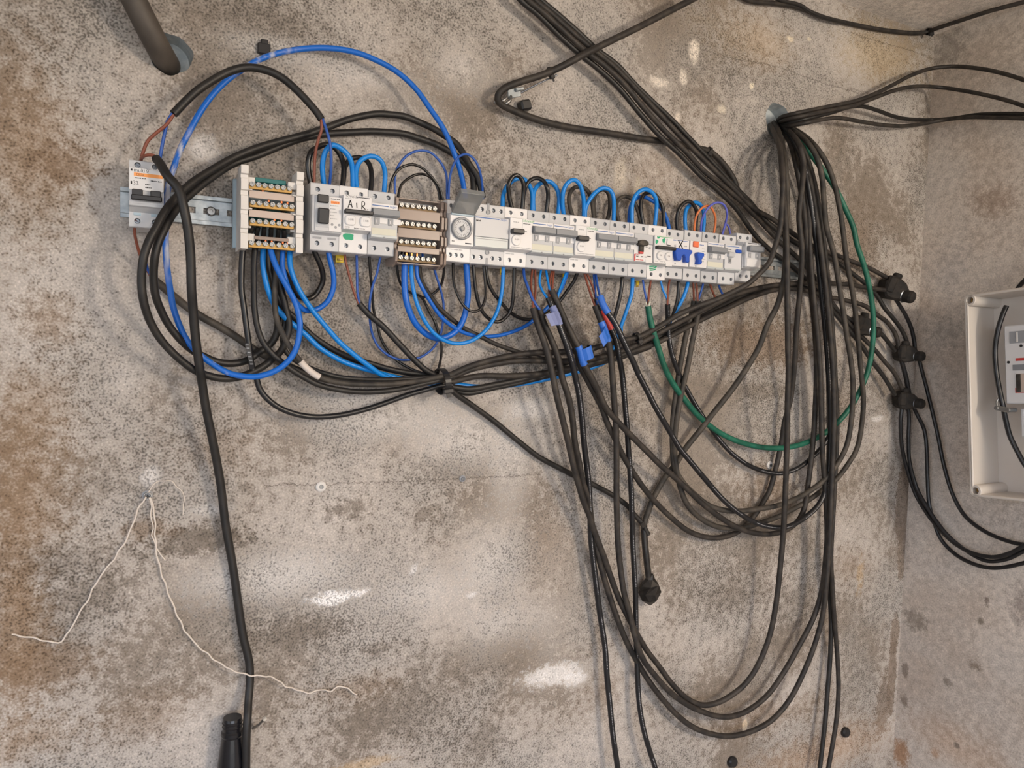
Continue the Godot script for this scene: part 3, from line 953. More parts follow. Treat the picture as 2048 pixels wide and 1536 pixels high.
func build_rail_and_modules() -> void:
	# the rail: top-hat section swept along x, slots cut along its web
	var rail := thing("mounting_rail", "zinc-plated slotted steel rail screwed along the concrete wall carrying the breakers", "rail", Vector3(-486.5, 0, 0))
	var rl := 1130.0
	var st := begin()
	for s in [-1.0, 1.0]:
		add_box(st, Vector3(rl / 2, s * 15.0, 8.0), Vector3(rl, 5.0, 1.2), 0.3)
		add_box(st, Vector3(rl / 2, s * 12.9, 4.9), Vector3(rl, 1.2, 6.6), 0.3)
		add_box(st, Vector3(rl / 2, s * 8.3, 2.0), Vector3(rl, 9.6, 1.2), 0.2)
	var x := 0.0
	while x < rl - 1.0:                                   # web strips between the slots
		add_box(st, Vector3(x + 4.5, 0, 2.0), Vector3(minf(9.0, rl - x), 7.4, 1.2), 0.1)
		x += 27.0
	obj("channel", st.commit(), mat("zinc"), rail)
	for px in [422.0, 1012.0]:
		var p := wz(px, 425, 3)
		var sc := lathe(rail, "fixing_screw", [[0.0, 3.0], [1.6, 3.0], [1.8, 4.4], [4.2, 4.2], [5.6, 3.0], [5.8, 1.0]], mat("steel"))
		sc.position = Vector3(p.x + 486.5, 0, 2.4) * MM
	# first breaker, alone at the rail's end
	var t := thing("circuit_breaker", "white two-pole breaker with orange stripe and black toggles alone at rail end", "circuit breaker", Vector3(-477.5, 0, 0))
	module_body(t, 35.0, [[-33.0, 8.0], [-33.0, 50.0], [-32.0, 51.0], [-16.5, 51.0], [-12.0, 60.0], [-11.0, 64.0], [29.0, 64.0], [30.0, 63.0], [31.0, 51.0], [40.0, 51.0], [41.0, 50.0], [41.0, 8.0]], [8.5, 26.0], [8.5, 26.0], mat("pale_grey"), 36.0, -26.0, 3.2)
	box(t, "front_plate", Vector3(17.2, 17.6, 65.0), Vector3(34.2, 24.0, 2.2), mat("warm_white"), 0.5)
	box(t, "orange_stripe", Vector3(19.4, 22.6, 66.2), Vector3(29.0, 3.8, 0.3), mat("orange_print"), 0.0)
	letter(t, "multi 9", 4.6, 27.0, 66.2, 3.4, "marker_black")
	box(t, "printed_square", Vector3(2.6, 27.0, 66.2), Vector3(1.8, 2.2, 0.2), mat("marker_black"), 0.0)
	letter(t, "C60a", 7.0, 22.6, 66.4, 2.4, "dark_print")
	tiny_print(t, 5.6, 18.8, 66.2, 11.0, 1.2, "dark_print")
	tiny_print(t, 21.5, 17.2, 66.2, 11.0, 1.2, "dark_print")
	stroke(t, [4.4, 15.2, 6.2, 14.8, 5.2, 13.6, 6.4, 12.0, 4.6, 11.4], 66.2, 0.5, "dark_print")
	stroke(t, [7.4, 15.2, 9.2, 14.8, 8.2, 13.6, 9.4, 12.0, 7.6, 11.4], 66.2, 0.5, "dark_print")
	box(t, "printed_square", Vector3(2.4, 13.2, 66.2), Vector3(1.4, 3.4, 0.2), mat("marker_black"), 0.0)
	tiny_print(t, 16.0, 12.6, 66.2, 5.6, 1.4, "marker_black")
	tiny_print(t, 16.0, 9.4, 66.2, 6.6, 1.4, "marker_black")
	box(t, "toggle_recess", Vector3(17.2, 0.0, 63.6), Vector3(32.0, 12.0, 2.0), mat("pale_grey"), 0.3)
	for cx in [8.4, 26.4]:
		box(t, "toggle", Vector3(cx, 1.2, 67.5), Vector3(10.6, 9.4, 8.0), mat("black_plastic"), 0.8)
	box(t, "toggle_link", Vector3(17.4, -3.0, 70.0), Vector3(30.6, 5.8, 6.0), mat("black_plastic"), 1.0)
	box(t, "skirt", Vector3(17.2, -9.6, 62.8), Vector3(33.8, 3.4, 3.0), mat("grey_plastic"), 0.6)
	for cx in [8.5, 26.0]:
		box(t, "clip_window", Vector3(cx, -18.4, 51.2), Vector3(7.6, 3.0, 1.0), mat("frame_blue"), 0.3)

	build_white_block()

	# residual-current switch
	t = thing("residual_switch", "grey residual-current switch with two black rockers beside the white terminal block", "residual switch", Vector3(-278.5, 0, 0))
	var w := 36.6
	module_body(t, w, std_profile(-42, 41, -21, 24, 63), poles(2, w), poles(2, w), mat("pale_grey"))
	box(t, "front_plate", Vector3(w * 0.54, 2, 64), Vector3(w * 0.9, 43, 2.6), mat("pale_grey"), 0.5)
	box(t, "rocker_well", Vector3(12.6, 4.0, 65.2), Vector3(16.6, 38.0, 0.8), mat("grey_plastic"), 0.3)
	box(t, "test_rocker", Vector3(12.0, 19.2, 67.6), Vector3(13.6, 9.8, 5.0), mat("black_plastic"), 0.9)
	box(t, "main_rocker", Vector3(12.6, -1.6, 68.4), Vector3(13.0, 18.6, 7.0), mat("black_plastic"), 1.2, Basis(Vector3.RIGHT, 0.16))
	box(t, "printed_panel", Vector3(27.6, 2.0, 65.5), Vector3(15.0, 42.0, 0.5), mat("warm_white"), 0.1)
	tiny_print(t, 22.0, 20.6, 65.8, 11.0, 1.2, "dark_print")
	box(t, "orange_stripe", Vector3(27.4, 16.4, 65.9), Vector3(10.6, 3.4, 0.3), mat("orange_print"), 0.0)
	letter(t, "multi 9", 22.6, 16.4, 66.1, 2.2, "red_print")
	for r in 5:
		tiny_print(t, 21.6, 12.4 - r * 4.0, 65.8, [10.0, 6.0, 8.0, 5.0, 9.0][r], 1.2, "mid_grey")
	for k in 3:
		prism(t, "printed_ring", ring_poly(24.0 + k * 4.4, -10.6 - (k % 2) * 3.0, 1.7, 1.7, 10), 65.6, 65.9, mat("mid_grey"))
	for cx in poles(2, w):
		box(t, "clip_window", Vector3(cx, -26.4, 51.0), Vector3(11.0, 2.6, 0.8), mat("mid_grey"), 0.2)

	# breaker with AIR written on it
	t = thing("circuit_breaker", "white two-pole breaker with hand-written AIR and a green blot", "circuit breaker", Vector3(-242.0, 0, 0))
	w = 36.4
	module_body(t, w, std_profile(-42, 41.5, -15.0, 27.0, 66), poles(2, w), poles(2, w), mat("warm_white"))
	box(t, "front_plate", Vector3(w / 2, 6.2, 67.6), Vector3(w - 0.4, 42.4, 4.2), mat("warm_white"), 0.7)
	box(t, "printed_line", Vector3(25.0, 25.4, 69.75), Vector3(17.0, 0.9, 0.2), mat("dark_print"), 0.0)
	letter(t, "Schneider", 3.0, 25.4, 69.7, 2.8, "dark_print")
	tiny_print(t, 2.6, 22.6, 69.7, 8.0, 1.0, "mid_grey")
	stroke(t, [6.0, 11.4, 8.8, 21.0], 69.8, 1.2, "marker_black")
	stroke(t, [8.8, 21.0, 11.2, 12.0], 69.8, 1.2, "marker_black")
	stroke(t, [6.6, 15.6, 10.6, 15.0], 69.8, 1.1, "marker_black")
	stroke(t, [16.6, 18.4, 17.2, 12.2], 69.8, 1.2, "marker_black")
	stroke(t, [23.4, 11.2, 23.4, 20.8], 69.8, 1.2, "marker_black")
	stroke(t, [23.4, 20.8, 26.2, 20.4, 27.0, 18.0, 26.0, 16.0, 23.6, 15.4], 69.8, 1.1, "marker_black")
	stroke(t, [23.6, 15.4, 28.0, 11.4], 69.8, 1.2, "marker_black")
	stroke(t, [30.6, 11.8, 31.2, 11.6], 69.8, 1.4, "marker_black")
	box(t, "toggle_handle", Vector3(w / 2 + 0.4, 6.4, 73.0), Vector3(w - 0.6, 5.2, 8.6), mat("black_plastic"), 1.1)
	for cx in [9.0, 28.0]:
		prism(t, "pole_button", round_rect(cx, -4.0, 13.6, 12.6, 4.2), 69.0, 72.4, mat("warm_white"), 1.0)
		letter(t, "I-ON", cx - 3.0, -3.2, 72.5, 2.2, "dark_print")
	letter(t, "C20", 2.2, -12.8, 69.7, 2.6, "dark_print")
	tiny_print(t, 14.0, -13.0, 69.7, 14.0, 1.2, "dark_print")
	var blot := PackedVector2Array()
	for q in [[4.6, -21.4], [5.4, -18.8], [8.6, -17.8], [13.8, -17.6], [18.6, -18.8], [18.2, -21.6], [18.4, -24.6], [16.0, -26.0], [12.6, -25.4], [9.0, -25.8], [6.2, -24.4]]:
		blot.append(Vector2(q[0], q[1]))
	prism(t, "green_blot", blot, 50.9, 51.25, mat("marker_green"))

	hager2("circuit_breaker", "grey-handled two-pole breaker between the AIR breaker and the smoked terminal block", -205.4, 35.6, true)
	build_smoked_block()

	# time switch with its lid flipped up
	t = thing("time_switch", "white time switch with round dial and smoky lid flipped up", "timer", Vector3(-96.4, 0, 0))
	w = 35.2
	module_body(t, w, std_profile(-42, 40.5, -21.5, 21, 60), [6.0, 14.5], [6.0, 14.5, 23.0], mat("warm_white"))
	box(t, "front_plate", Vector3(w / 2, -0.6, 61.4), Vector3(w - 0.6, 41.0, 3.2), mat("warm_white"), 0.6)
	lathe(t, "dial_ring", [[15.0, 0.0], [15.0, 3.6], [14.0, 4.6], [12.4, 4.6], [11.6, 3.0], [11.6, 0.0]], mat("handle_grey"), Transform3D(Basis.IDENTITY, Vector3(16.4, 1.4, 63)), 40)
	var dial := lathe(t, "dial_face", [[11.8, 0.0], [11.8, 2.2], [0.0, 2.2]], mat("pale_grey"), Transform3D(Basis.IDENTITY, Vector3(16.4, 1.4, 63)), 40)
	for k in 24:
		var a := TAU * k / 24.0
		var b := Basis(Vector3.BACK, a)
		box(dial, "hour_mark", Vector3(16.4, 1.4, 65.3) + b * Vector3(9.2, 0, 0), Vector3(3.0 if k % 2 == 0 else 1.8, 0.45, 0.3), mat("dark_print"), 0.0, b)
	lathe(t, "dial_knob", [[3.4, 0.0], [3.2, 3.4], [2.4, 4.0], [0.0, 4.0]], mat("handle_grey"), Transform3D(Basis.IDENTITY, Vector3(16.4, 1.4, 65)), 18)
	prism(t, "dial_pointer", PackedVector2Array([Vector2(15.2, -1.8), Vector2(17.6, -1.8), Vector2(16.4, -4.4)]), 65.2, 66.6, mat("handle_grey"))
	stroke(t, [17.4, 4.0, 18.8, 7.4], 66.0, 0.6, "dark_print")
	tiny_print(t, 3.0, -16.0, 63.1, 4.0, 1.4, "dark_print")
	box(t, "printed_line", Vector3(27.0, -17.6, 63.1), Vector3(9.0, 1.6, 0.2), mat("dark_print"), 0.0)
	tiny_print(t, 4.0, -25.6, 51.1, 20.0, 1.2, "mid_grey")
	box(t, "hinge", Vector3(w / 2, 20.2, 63.5), Vector3(w - 2.0, 3.6, 4.0), mat("frame_blue"), 0.6)
	var fb := Basis(Vector3.RIGHT, -0.98)
	var lid := box(t, "flip_lid", Vector3(w / 2, 21.0, 66.0) + Basis(Vector3.RIGHT, 0.96) * Vector3(0, 19.0, 0), Vector3(w - 1.0, 38.0, 1.6), mat("flap"), 0.4, Basis(Vector3.RIGHT, 0.96))
	for s in [-1.0, 1.0]:
		box(lid, "lid_edge", Basis(Vector3.RIGHT, 0.96) * Vector3(s * (w / 2 - 1.2), 0, -3.0), Vector3(1.2, 37.0, 6.0), mat("flap"), 0.3, Basis(Vector3.RIGHT, 0.96))
	box(lid, "lid_edge", Basis(Vector3.RIGHT, 0.96) * Vector3(0, 18.4, -3.4), Vector3(w - 1.6, 1.2, 6.4), mat("flap"), 0.3, Basis(Vector3.RIGHT, 0.96))

	# contactor
	t = thing("contactor", "wide white contactor with plain blank front next to the dial timer", "contactor", Vector3(-61.0, 0, 0))
	w = 52.0
	module_body(t, w, std_profile(-42.5, 40.5, -21, 22, 63), [5.2, 16.5, 34.2, 45.6], [5.2, 16.5, 34.2, 45.6], mat("pale_grey"))
	box(t, "front_cover", Vector3(w / 2, 7.2, 64.2), Vector3(w - 1.0, 28.0, 3.0), mat("pale_grey"), 0.6)
	box(t, "printed_line", Vector3(w * 0.36, 18.8, 65.8), Vector3(w * 0.68, 1.2, 0.2), mat("blue_print"), 0.0)
	letter(t, ":hager", w * 0.72, 18.8, 65.8, 2.6, "blue_print")
	tiny_print(t, 1.6, 14.4, 65.8, 6.4, 2.2, "marker_black")
	box(t, "label_lid", Vector3(w / 2, -13.6, 64.2), Vector3(w - 2.0, 13.0, 2.0), mat("lid_grey"), 0.4)
	box(t, "lid_groove", Vector3(w / 2, -9.6, 65.3), Vector3(w - 5.0, 0.8, 0.4), mat("mid_grey"), 0.0)
	for s in [[26.0, 30.0], [26.0, -25.6]]:
		lathe(t, "coil_terminal", [[3.4, 0.0], [3.4, 1.2], [2.6, 1.2], [2.6, 0.2], [0.0, 0.2]], mat("mid_grey"), Transform3D(Basis.IDENTITY, Vector3(s[0], s[1], 51)), 18)
	for s in [[26.0, 37.6], [26.0, -37.6]]:
		box(t, "terminal_notch", Vector3(s[0], s[1], 49.5), Vector3(4.0, 9.0, 4.0), mat("mid_grey"), 0.4)

	acti_breaker("white breaker with half-width black toggle and round button next to the contactor", -8.9)
	hager2("circuit_breaker", "first grey-handled breaker past the contactor, between white button breaker and its twin", 26.7)
	hager2("circuit_breaker", "grey-handled breaker just before the second white button breaker", 62.3)
	acti_breaker("white breaker with half-width black toggle standing between two pairs of grey-handled breakers", 97.9)
	hager2("circuit_breaker", "grey-handled breaker just past the second white button breaker", 133.5)
	hager2("circuit_breaker", "grey-handled breaker beside the module with red-tipped lever", 169.1)

	# earth-leakage module with a brown red-tipped lever
	t = thing("leakage_module", "white leakage module with brown red-tipped lever and red print", "residual switch", Vector3(204.9, 0, 0))
	w = 36.0
	module_body(t, w, std_profile(-42, 40, -20.5, 22.5, 63), poles(2, w), poles(2, w), mat("pale_grey"))
	box(t, "upper_cover", Vector3(w / 2, 14.6, 64.0), Vector3(w - 1.0, 14.6, 2.4), mat("grey_plastic"), 0.4)
	box(t, "printed_panel", Vector3(w / 2, -6.6, 64.0), Vector3(w - 1.0, 26.4, 2.0), mat("warm_white"), 0.3)
	prism(t, "lever_head", ring_poly(12.4, 7.4, 9.6, 4.8), 64.0, 74.0, mat("sheath_grey"), 1.4)
	box(t, "lever_stem", Vector3(12.2, -1.0, 67.0), Vector3(7.4, 9.0, 5.0), mat("sheath_grey"), 0.6)
	box(t, "lever_tip", Vector3(12.2, -6.6, 66.6), Vector3(7.4, 3.6, 4.4), mat("tape_red"), 0.5)
	box(t, "red_margin", Vector3(2.2, -14.4, 65.1), Vector3(2.6, 10.0, 0.2), mat("red_print"), 0.0)
	tiny_print(t, 5.0, -12.4, 65.1, 4.0, 2.0, "marker_black")
	tiny_print(t, 14.0, -12.4, 65.1, 4.0, 2.0, "dark_print")
	tiny_print(t, 20.4, -12.4, 65.1, 4.0, 1.4, "dark_print")
	tiny_print(t, 26.0, -11.0, 65.1, 7.0, 2.0, "marker_black")
	tiny_print(t, 2.0, -9.2, 65.1, 9.0, 1.2, "red_print")
	tiny_print(t, 4.4, -17.4, 65.1, 14.0, 1.4, "red_print")
	tiny_print(t, 22.0, 3.0, 65.1, 4.0, 2.6, "mid_grey")
	tiny_print(t, 28.0, 1.6, 65.1, 4.0, 4.0, "mid_grey")
	box(t, "white_tab", Vector3(29.0, -18.4, 65.0), Vector3(13.0, 4.6, 1.2), mat("warm_white"), 0.2)

	# breaker with hand-written L
	t = thing("circuit_breaker", "white two-pole breaker marked with letter L and green scribbles", "circuit breaker", Vector3(241.4, 0, 0))
	w = 36.0
	module_body(t, w, std_profile(-44.0, 40.5, -20.5, 22, 65), poles(2, w), poles(2, w), mat("warm_white"), 33, -36)
	box(t, "front_plate", Vector3(w / 2, 0.8, 66.4), Vector3(w - 0.4, 42.4, 3.4), mat("warm_white"), 0.6)
	for q in [[[4.0, 20.6], [9.4, 20.0], [8.6, 17.6], [5.2, 17.0]], [[1.6, 15.8], [6.4, 15.0], [7.0, 12.4], [3.4, 8.4], [1.4, 11.0]], [[14.0, 16.8], [18.4, 19.0], [20.6, 18.0], [18.4, 10.6], [15.4, 12.4]]]:
		var pg := PackedVector2Array()
		for z in q:
			pg.append(Vector2(z[0], z[1]))
		prism(t, "green_mark", pg, 68.0, 68.35, mat("marker_green"))
	box(t, "printed_line", Vector3(21.0, 20.4, 68.2), Vector3(26.0, 0.8, 0.2), mat("green_print"), 0.0)
	stroke(t, [23.8, 18.6, 23.4, 9.2], 68.3, 1.2, "marker_black")
	stroke(t, [23.2, 9.2, 31.0, 8.8], 68.3, 1.2, "marker_black")
	box(t, "toggle_handle", Vector3(w / 2 + 1.0, 3.4, 71.6), Vector3(w, 5.0, 8.6), mat("black_plastic"), 1.0)
	for cx in [10.6, 26.4]:
		prism(t, "pole_button", ring_poly(cx, -8.8, 6.4, 6.6), 67.0, 71.0, mat("warm_white"), 0.9)
		letter(t, "ON", cx - 2.4, -8.4, 71.1, 2.2, "dark_print")
	tiny_print(t, 2.4, -17.4, 68.1, 5.0, 1.6, "mid_grey")
	tiny_print(t, 11.0, -17.4, 68.1, 11.0, 1.2, "mid_grey")
	box(t, "white_tab", Vector3(29.0, -21.0, 68.3), Vector3(12.0, 5.4, 0.8), mat("warm_white"), 0.2)
	for q in [[4.4, -24.4, 16.0, -22.6, 18.0, -20.2], [4.6, -27.2, 12.0, -26.4, 18.2, -23.4, 18.4, -20.4], [5.6, -29.8, 10.8, -29.4, 17.0, -27.6]]:
		stroke(t, q, 51.2, 2.0, "marker_green", "green_scribble")

	# breaker with a broad blue twin lever and an X
	t = thing("circuit_breaker", "white breaker with broad blue twin lever and black X", "circuit breaker", Vector3(277.6, 0, 0))
	w = 34.4
	module_body(t, w, std_profile(-40.0, 37.5, -21.5, 20.5, 63), [5.6, 22.6], [5.6, 22.6], mat("pale_grey"), 30.0, -33.0)
	box(t, "front_plate", Vector3(w / 2 + 0.6, -0.6, 64.0), Vector3(w - 0.8, 41.6, 2.4), mat("warm_white"), 0.5)
	box(t, "printed_line", Vector3(18.6, 18.4, 65.3), Vector3(26.0, 0.8, 0.2), mat("blue_print"), 0.0)
	tiny_print(t, 2.0, 18.2, 65.3, 5.0, 1.8, "blue_print")
	letter(t, "CE", 4.0, 9.6, 65.3, 3.0, "dark_print")
	tiny_print(t, 25.0, 10.6, 65.3, 5.0, 2.0, "mid_grey")
	stroke(t, [12.2, 18.8, 21.8, 6.4], 65.4, 1.9, "marker_black")
	stroke(t, [21.4, 18.8, 13.4, 7.0], 65.4, 1.9, "marker_black")
	var lev := PackedVector2Array()
	for q in [[1.6, 3.6], [3.0, 5.6], [32.0, 4.6], [35.4, 4.0], [35.6, 0.4], [32.4, -2.6], [30.0, -6.0], [30.6, -14.0], [27.0, -15.8], [22.4, -14.6], [22.2, -7.0], [20.0, -4.2], [17.4, -4.2], [14.6, -7.4], [14.6, -11.6], [11.8, -14.0], [5.2, -13.4], [3.4, -8.0], [1.4, -1.0]]:
		lev.append(Vector2(q[0], q[1]))
	prism(t, "twin_lever", lev, 65.0, 73.0, mat("blue_lever"), 1.0)
	prism(t, "test_ring", ring_poly(7.4, -18.2, 1.3, 1.3, 12), 65.1, 65.6, mat("mid_grey"))

	# leakage module with orange button and blue lever
	t = thing("leakage_module", "white leakage module with small orange button and single blue lever", "residual switch", Vector3(313.6, 0, 0))
	w = 36.2
	module_body(t, w, std_profile(-41.5, 39.5, -20.5, 21, 63), [9.4, 26.8], [9.8, 27.4], mat("pale_grey"), 32.5, -32.5)
	box(t, "front_plate", Vector3(w / 2 + 0.4, 0.0, 64.0), Vector3(w - 0.6, 41.4, 2.4), mat("warm_white"), 0.5)
	box(t, "test_button", Vector3(11.0, 15.4, 66.0), Vector3(10.4, 9.0, 4.4), mat("orange_button"), 0.6)
	var lv := PackedVector2Array()
	for q in [[9.6, -0.6], [11.4, 2.4], [23.0, 2.0], [24.8, -1.4], [21.6, -5.6], [19.4, -9.0], [20.4, -13.6], [17.4, -16.6], [11.0, -16.4], [12.4, -9.6]]:
		lv.append(Vector2(q[0], q[1]))
	prism(t, "blue_lever", lv, 65.0, 73.0, mat("blue_lever"), 1.0)
	tiny_print(t, 20.0, 15.4, 65.3, 9.0, 1.4, "blue_print")
	for r in 6:
		tiny_print(t, 25.0, 9.4 - r * 4.0, 65.3, [7.0, 5.0, 8.0, 6.0, 8.0, 5.0][r], 1.2, "mid_grey")
	prism(t, "test_ring", ring_poly(13.4, -19.0, 1.3, 1.3, 12), 65.1, 65.6, mat("mid_grey"))

	hager2("circuit_breaker", "grey-handled breaker beside the orange-buttoned leakage module", 350.4, 35.4)

	# residual switch with a little blue button
	t = thing("residual_switch", "white residual switch with tiny blue test button near the rail's crowded end", "residual switch", Vector3(387.0, 0, 0))
	w = 37.0
	module_body(t, w, std_profile(-42, 39, -20.5, 21, 63), [9.0, 26.6], [12.0, 29.8], mat("white_plastic"))
	box(t, "front_plate", Vector3(w / 2 + 0.4, 2, 64.0), Vector3(w - 0.8, 40.0, 2.4), mat("white_plastic"), 0.4)
	box(t, "printed_line", Vector3(17.0, 18.6, 65.3), Vector3(28.0, 1.0, 0.2), mat("blue_print"), 0.0)
	box(t, "printed_line", Vector3(10.6, 13.4, 65.3), Vector3(7.0, 1.0, 0.2), mat("dark_print"), 0.0)
	box(t, "test_button", Vector3(28.6, 11.6, 66.6), Vector3(12.0, 5.8, 4.4), mat("blue_lever"), 1.4)
	box(t, "toggle_handle", Vector3(12.0, 5.0, 67.0), Vector3(13.0, 9.0, 6.0), mat("grey_plastic"), 1.4)
	box(t, "contact_window", Vector3(11.4, -4.6, 65.6), Vector3(7.0, 9.0, 1.0), mat("mid_grey"), 0.3)
	box(t, "window_mark", Vector3(11.4, -4.6, 66.2), Vector3(1.0, 4.6, 0.3), mat("marker_black"), 0.0)
	box(t, "paper_label", Vector3(w / 2, -13.6, 64.6), Vector3(w - 3.0, 9.0, 0.8), mat("label_cream"), 0.1)
	box(t, "label_lid", Vector3(w / 2, -18.6, 65.4), Vector3(w - 1.4, 2.6, 1.6), mat("lid_grey"), 0.2)

	# last, deeper device
	t = thing("residual_breaker", "deep white breaker with grey handle at the cable-covered end of the row", "circuit breaker", Vector3(425.0, 6.0, 0))
	w = 35.0
	module_body(t, w, std_profile(-41.0, 39.0, -20.5, 22.5, 66), [8.0, 25.0], [12.0, 26.0], mat("white_plastic"), 32, -32)
	box(t, "front_plate", Vector3(w / 2 + 1.2, 1.2, 69.0), Vector3(w - 1.0, 41.0, 6.0), mat("white_plastic"), 0.8)
	box(t, "printed_line", Vector3(15.0, 20.0, 72.1), Vector3(20.0, 1.0, 0.2), mat("dark_print"), 0.0)
	letter(t, ":hager", 27.0, 20.0, 72.1, 2.6, "dark_print")
	box(t, "toggle_handle", Vector3(w / 2 + 2.0, 11.0, 76.0), Vector3(w - 3.0, 9.4, 10.0), mat("handle_grey"), 1.6)
	for cx in [10.0, 26.0]:
		box(t, "contact_window", Vector3(cx, 0.6, 72.0), Vector3(6.6, 8.4, 1.2), mat("mid_grey"), 0.3)
		box(t, "window_mark", Vector3(cx, 0.6, 72.8), Vector3(1.0, 4.0, 0.3), mat("warm_white"), 0.0)
	box(t, "blank_cover", Vector3(w / 2 + 1.4, -11.8, 72.6), Vector3(w - 3.4, 13.6, 2.0), mat("warm_white"), 0.8)
	for q in [[1.4, 17.0, 68.0], [2.8, 3.0, 68.0], [5.0, -25.4, 51.0], [3.6, 26.0, 51.0]]:
		lathe(t, "rivet", [[2.2, 0.0], [2.2, 1.0], [1.4, 1.0], [1.4, -0.6], [0.0, -0.6]], mat("mid_grey"), Transform3D(Basis.IDENTITY, Vector3(q[0], q[1], q[2])), 14)

	# yellow rail clips peeping out below the devices
	for q in [[679, 517, 10.5, 11.0, "large yellow rail clip showing under the residual switch"], [1003, 545, 5.0, 7.0, "small yellow rail clip peeping out under the contactor"], [1128, 553, 5.0, 7.0, "small yellow rail clip peeping out before the second button breaker"], [1275, 570, 5.0, 6.0, "small yellow rail clip peeping out under the red-tipped lever module"]]:
		var p := wz(q[0], q[1], 14)
		var c := thing("rail_clip", q[4], "clip", p, "yellow rail clips")
		box(c, "tongue", Vector3(0, 6, 0), Vector3(q[2], q[3] + 12.0, 3.0), mat("yellow"), 0.6)
		box(c, "slot_lip", Vector3(0, -1.4, 2.0), Vector3(q[2] * 0.66, 2.4, 1.4), mat("brass"), 0.3)

func bar_row(t: Node, x0: float, x1: float, y: float, z: float, m: String, n := 7) -> void:
	var b := box(t, "terminal_bar", Vector3((x0 + x1) / 2, y - 1.4, z - 3.0), Vector3(x1 - x0, 6.4, 6.0), mat(m), 0.5)
	for i in n:
		var x := lerpf(x0 + 3.4, x1 - 3.4, float(i) / (n - 1)) - (x0 + x1) / 2
		var o := obj("terminal_screw", cross_screw_mesh(), mat("steel"), b, Vector3(x, 2.2, 5.0))
		o.rotation.z = 0.4 + i * 1.1

func build_white_block() -> void:
	var t := thing("terminal_block", "open white-framed distribution block with four brass bars and teal strip", "terminal block", Vector3(-361.0, 0, 0))
	var w := 73.0
	box(t, "back_plate", Vector3(w / 2 - 2.0, -1.5, 14.0), Vector3(w + 3.0, 84.0, 9.0), mat("frame_blue"), 1.0)
	var side := PackedVector2Array()
	for q in [[-48.0, 12.0], [-48.0, 60.0], [-30.0, 60.0], [-29.0, 57.0], [-25.0, 57.0], [-24.0, 60.0], [-8.0, 60.0], [-7.0, 57.5], [-3.0, 57.5], [-2.0, 60.0], [14.0, 60.0], [15.0, 57.0], [20.0, 57.0], [21.0, 60.0], [34.0, 60.0], [35.0, 56.0], [39.0, 56.0], [40.0, 60.0], [49.5, 60.0], [49.5, 30.0], [44.0, 26.0], [44.0, 12.0]]:
		side.append(Vector2(q[0], q[1]))
	var xf := Transform3D(Basis(Vector3(0, 1, 0), Vector3(0, 0, 1), Vector3(1, 0, 0)), Vector3.ZERO)
	prism(t, "end_frame", side, 0.5, 9.0, mat("frame_white"), 0.6, xf)
	prism(t, "end_frame", side, w - 8.5, w, mat("frame_white"), 0.6, xf)
	for q in [[12.4, 33.0], [60.0, 33.0], [12.4, -33.5], [60.0, -33.5]]:
		box(t, "corner_block", Vector3(q[0], q[1], 45.0), Vector3(9.6, 9.0, 18.0), mat("frame_white"), 0.8)
	for q in [[11.0, 24.0], [62.0, 24.0], [11.0, 2.0], [62.0, 2.0], [11.0, -19.0], [62.0, -19.0]]:
		box(t, "bar_seat", Vector3(q[0], q[1], 38.0), Vector3(5.6, 6.0, 24.0), mat("frame_white"), 0.6)
	box(t, "teal_strip", Vector3(36.0, 36.5, 44.0), Vector3(36.0, 5.4, 9.0), mat("teal"), 0.6)
	box(t, "teal_backing", Vector3(36.0, -1.0, 24.0), Vector3(46.0, 20.0, 6.0), mat("teal"), 0.6)
	bar_row(t, 10.0, 60.0, 28.0, 55.0, "brass")
	bar_row(t, 11.0, 63.0, 6.6, 55.0, "brass")
	bar_row(t, 11.0, 63.0, -15.0, 55.0, "brass")
	bar_row(t, 10.0, 64.0, -41.0, 55.0, "brass")
	for y in [17.6, -5.0]:
		box(t, "cover_strip", Vector3(36.5, y, 54.0), Vector3(52.0, 8.6, 1.4), mat("shade_cover"), 0.3)
		box(t, "white_ledge", Vector3(9.6, y + 4.6, 56.0), Vector3(8.0, 1.2, 4.0), mat("frame_white"), 0.2)
		box(t, "white_ledge", Vector3(63.6, y + 3.0, 56.0), Vector3(7.0, 1.2, 4.0), mat("frame_white"), 0.2)
	box(t, "smoked_strip", Vector3(36.5, -33.4, 55.0), Vector3(40.0, 4.0, 2.0), mat("smoke"), 0.3)
	# bared conductor ends clamped in the bars
	for q in [[26.0, 22.6], [33.0, 11.6], [48.0, 11.8], [55.0, 11.4], [40.0, -10.0], [48.0, -10.0], [30.0, -36.6], [37.0, -36.4], [50.0, -36.6], [56.0, -36.4]]:
		box(t, "copper_end", Vector3(q[0], q[1], 52.4), Vector3(2.6, 3.6, 2.6), mat("copper"), 0.5)
	# black stubs rising inside towards the upper bars
	for q in [[13.0, 16.0, -33.0, -20.0], [20.0, 22.0, -32.0, -20.0], [29.0, 29.0, -31.0, -20.0], [38.0, 37.0, -31.0, -20.0], [46.0, 46.0, -31.0, -20.0], [54.0, 52.0, -32.0, -20.0], [14.0, 15.0, -1.0, 3.0], [22.0, 23.0, -1.0, 4.0], [29.0, 29.0, -1.0, 4.0], [51.0, 51.0, -3.0, 4.0]]:
		var p := PackedVector3Array([Vector3(q[0], q[2] - 4.0, 38.0), Vector3((q[0] + q[1]) / 2.0, (q[2] + q[3]) / 2.0, 44.0), Vector3(q[1], q[3], 47.0)])
		obj("wire_end", tube_mesh(p, 2.9, 10), mat("core_black"), t)

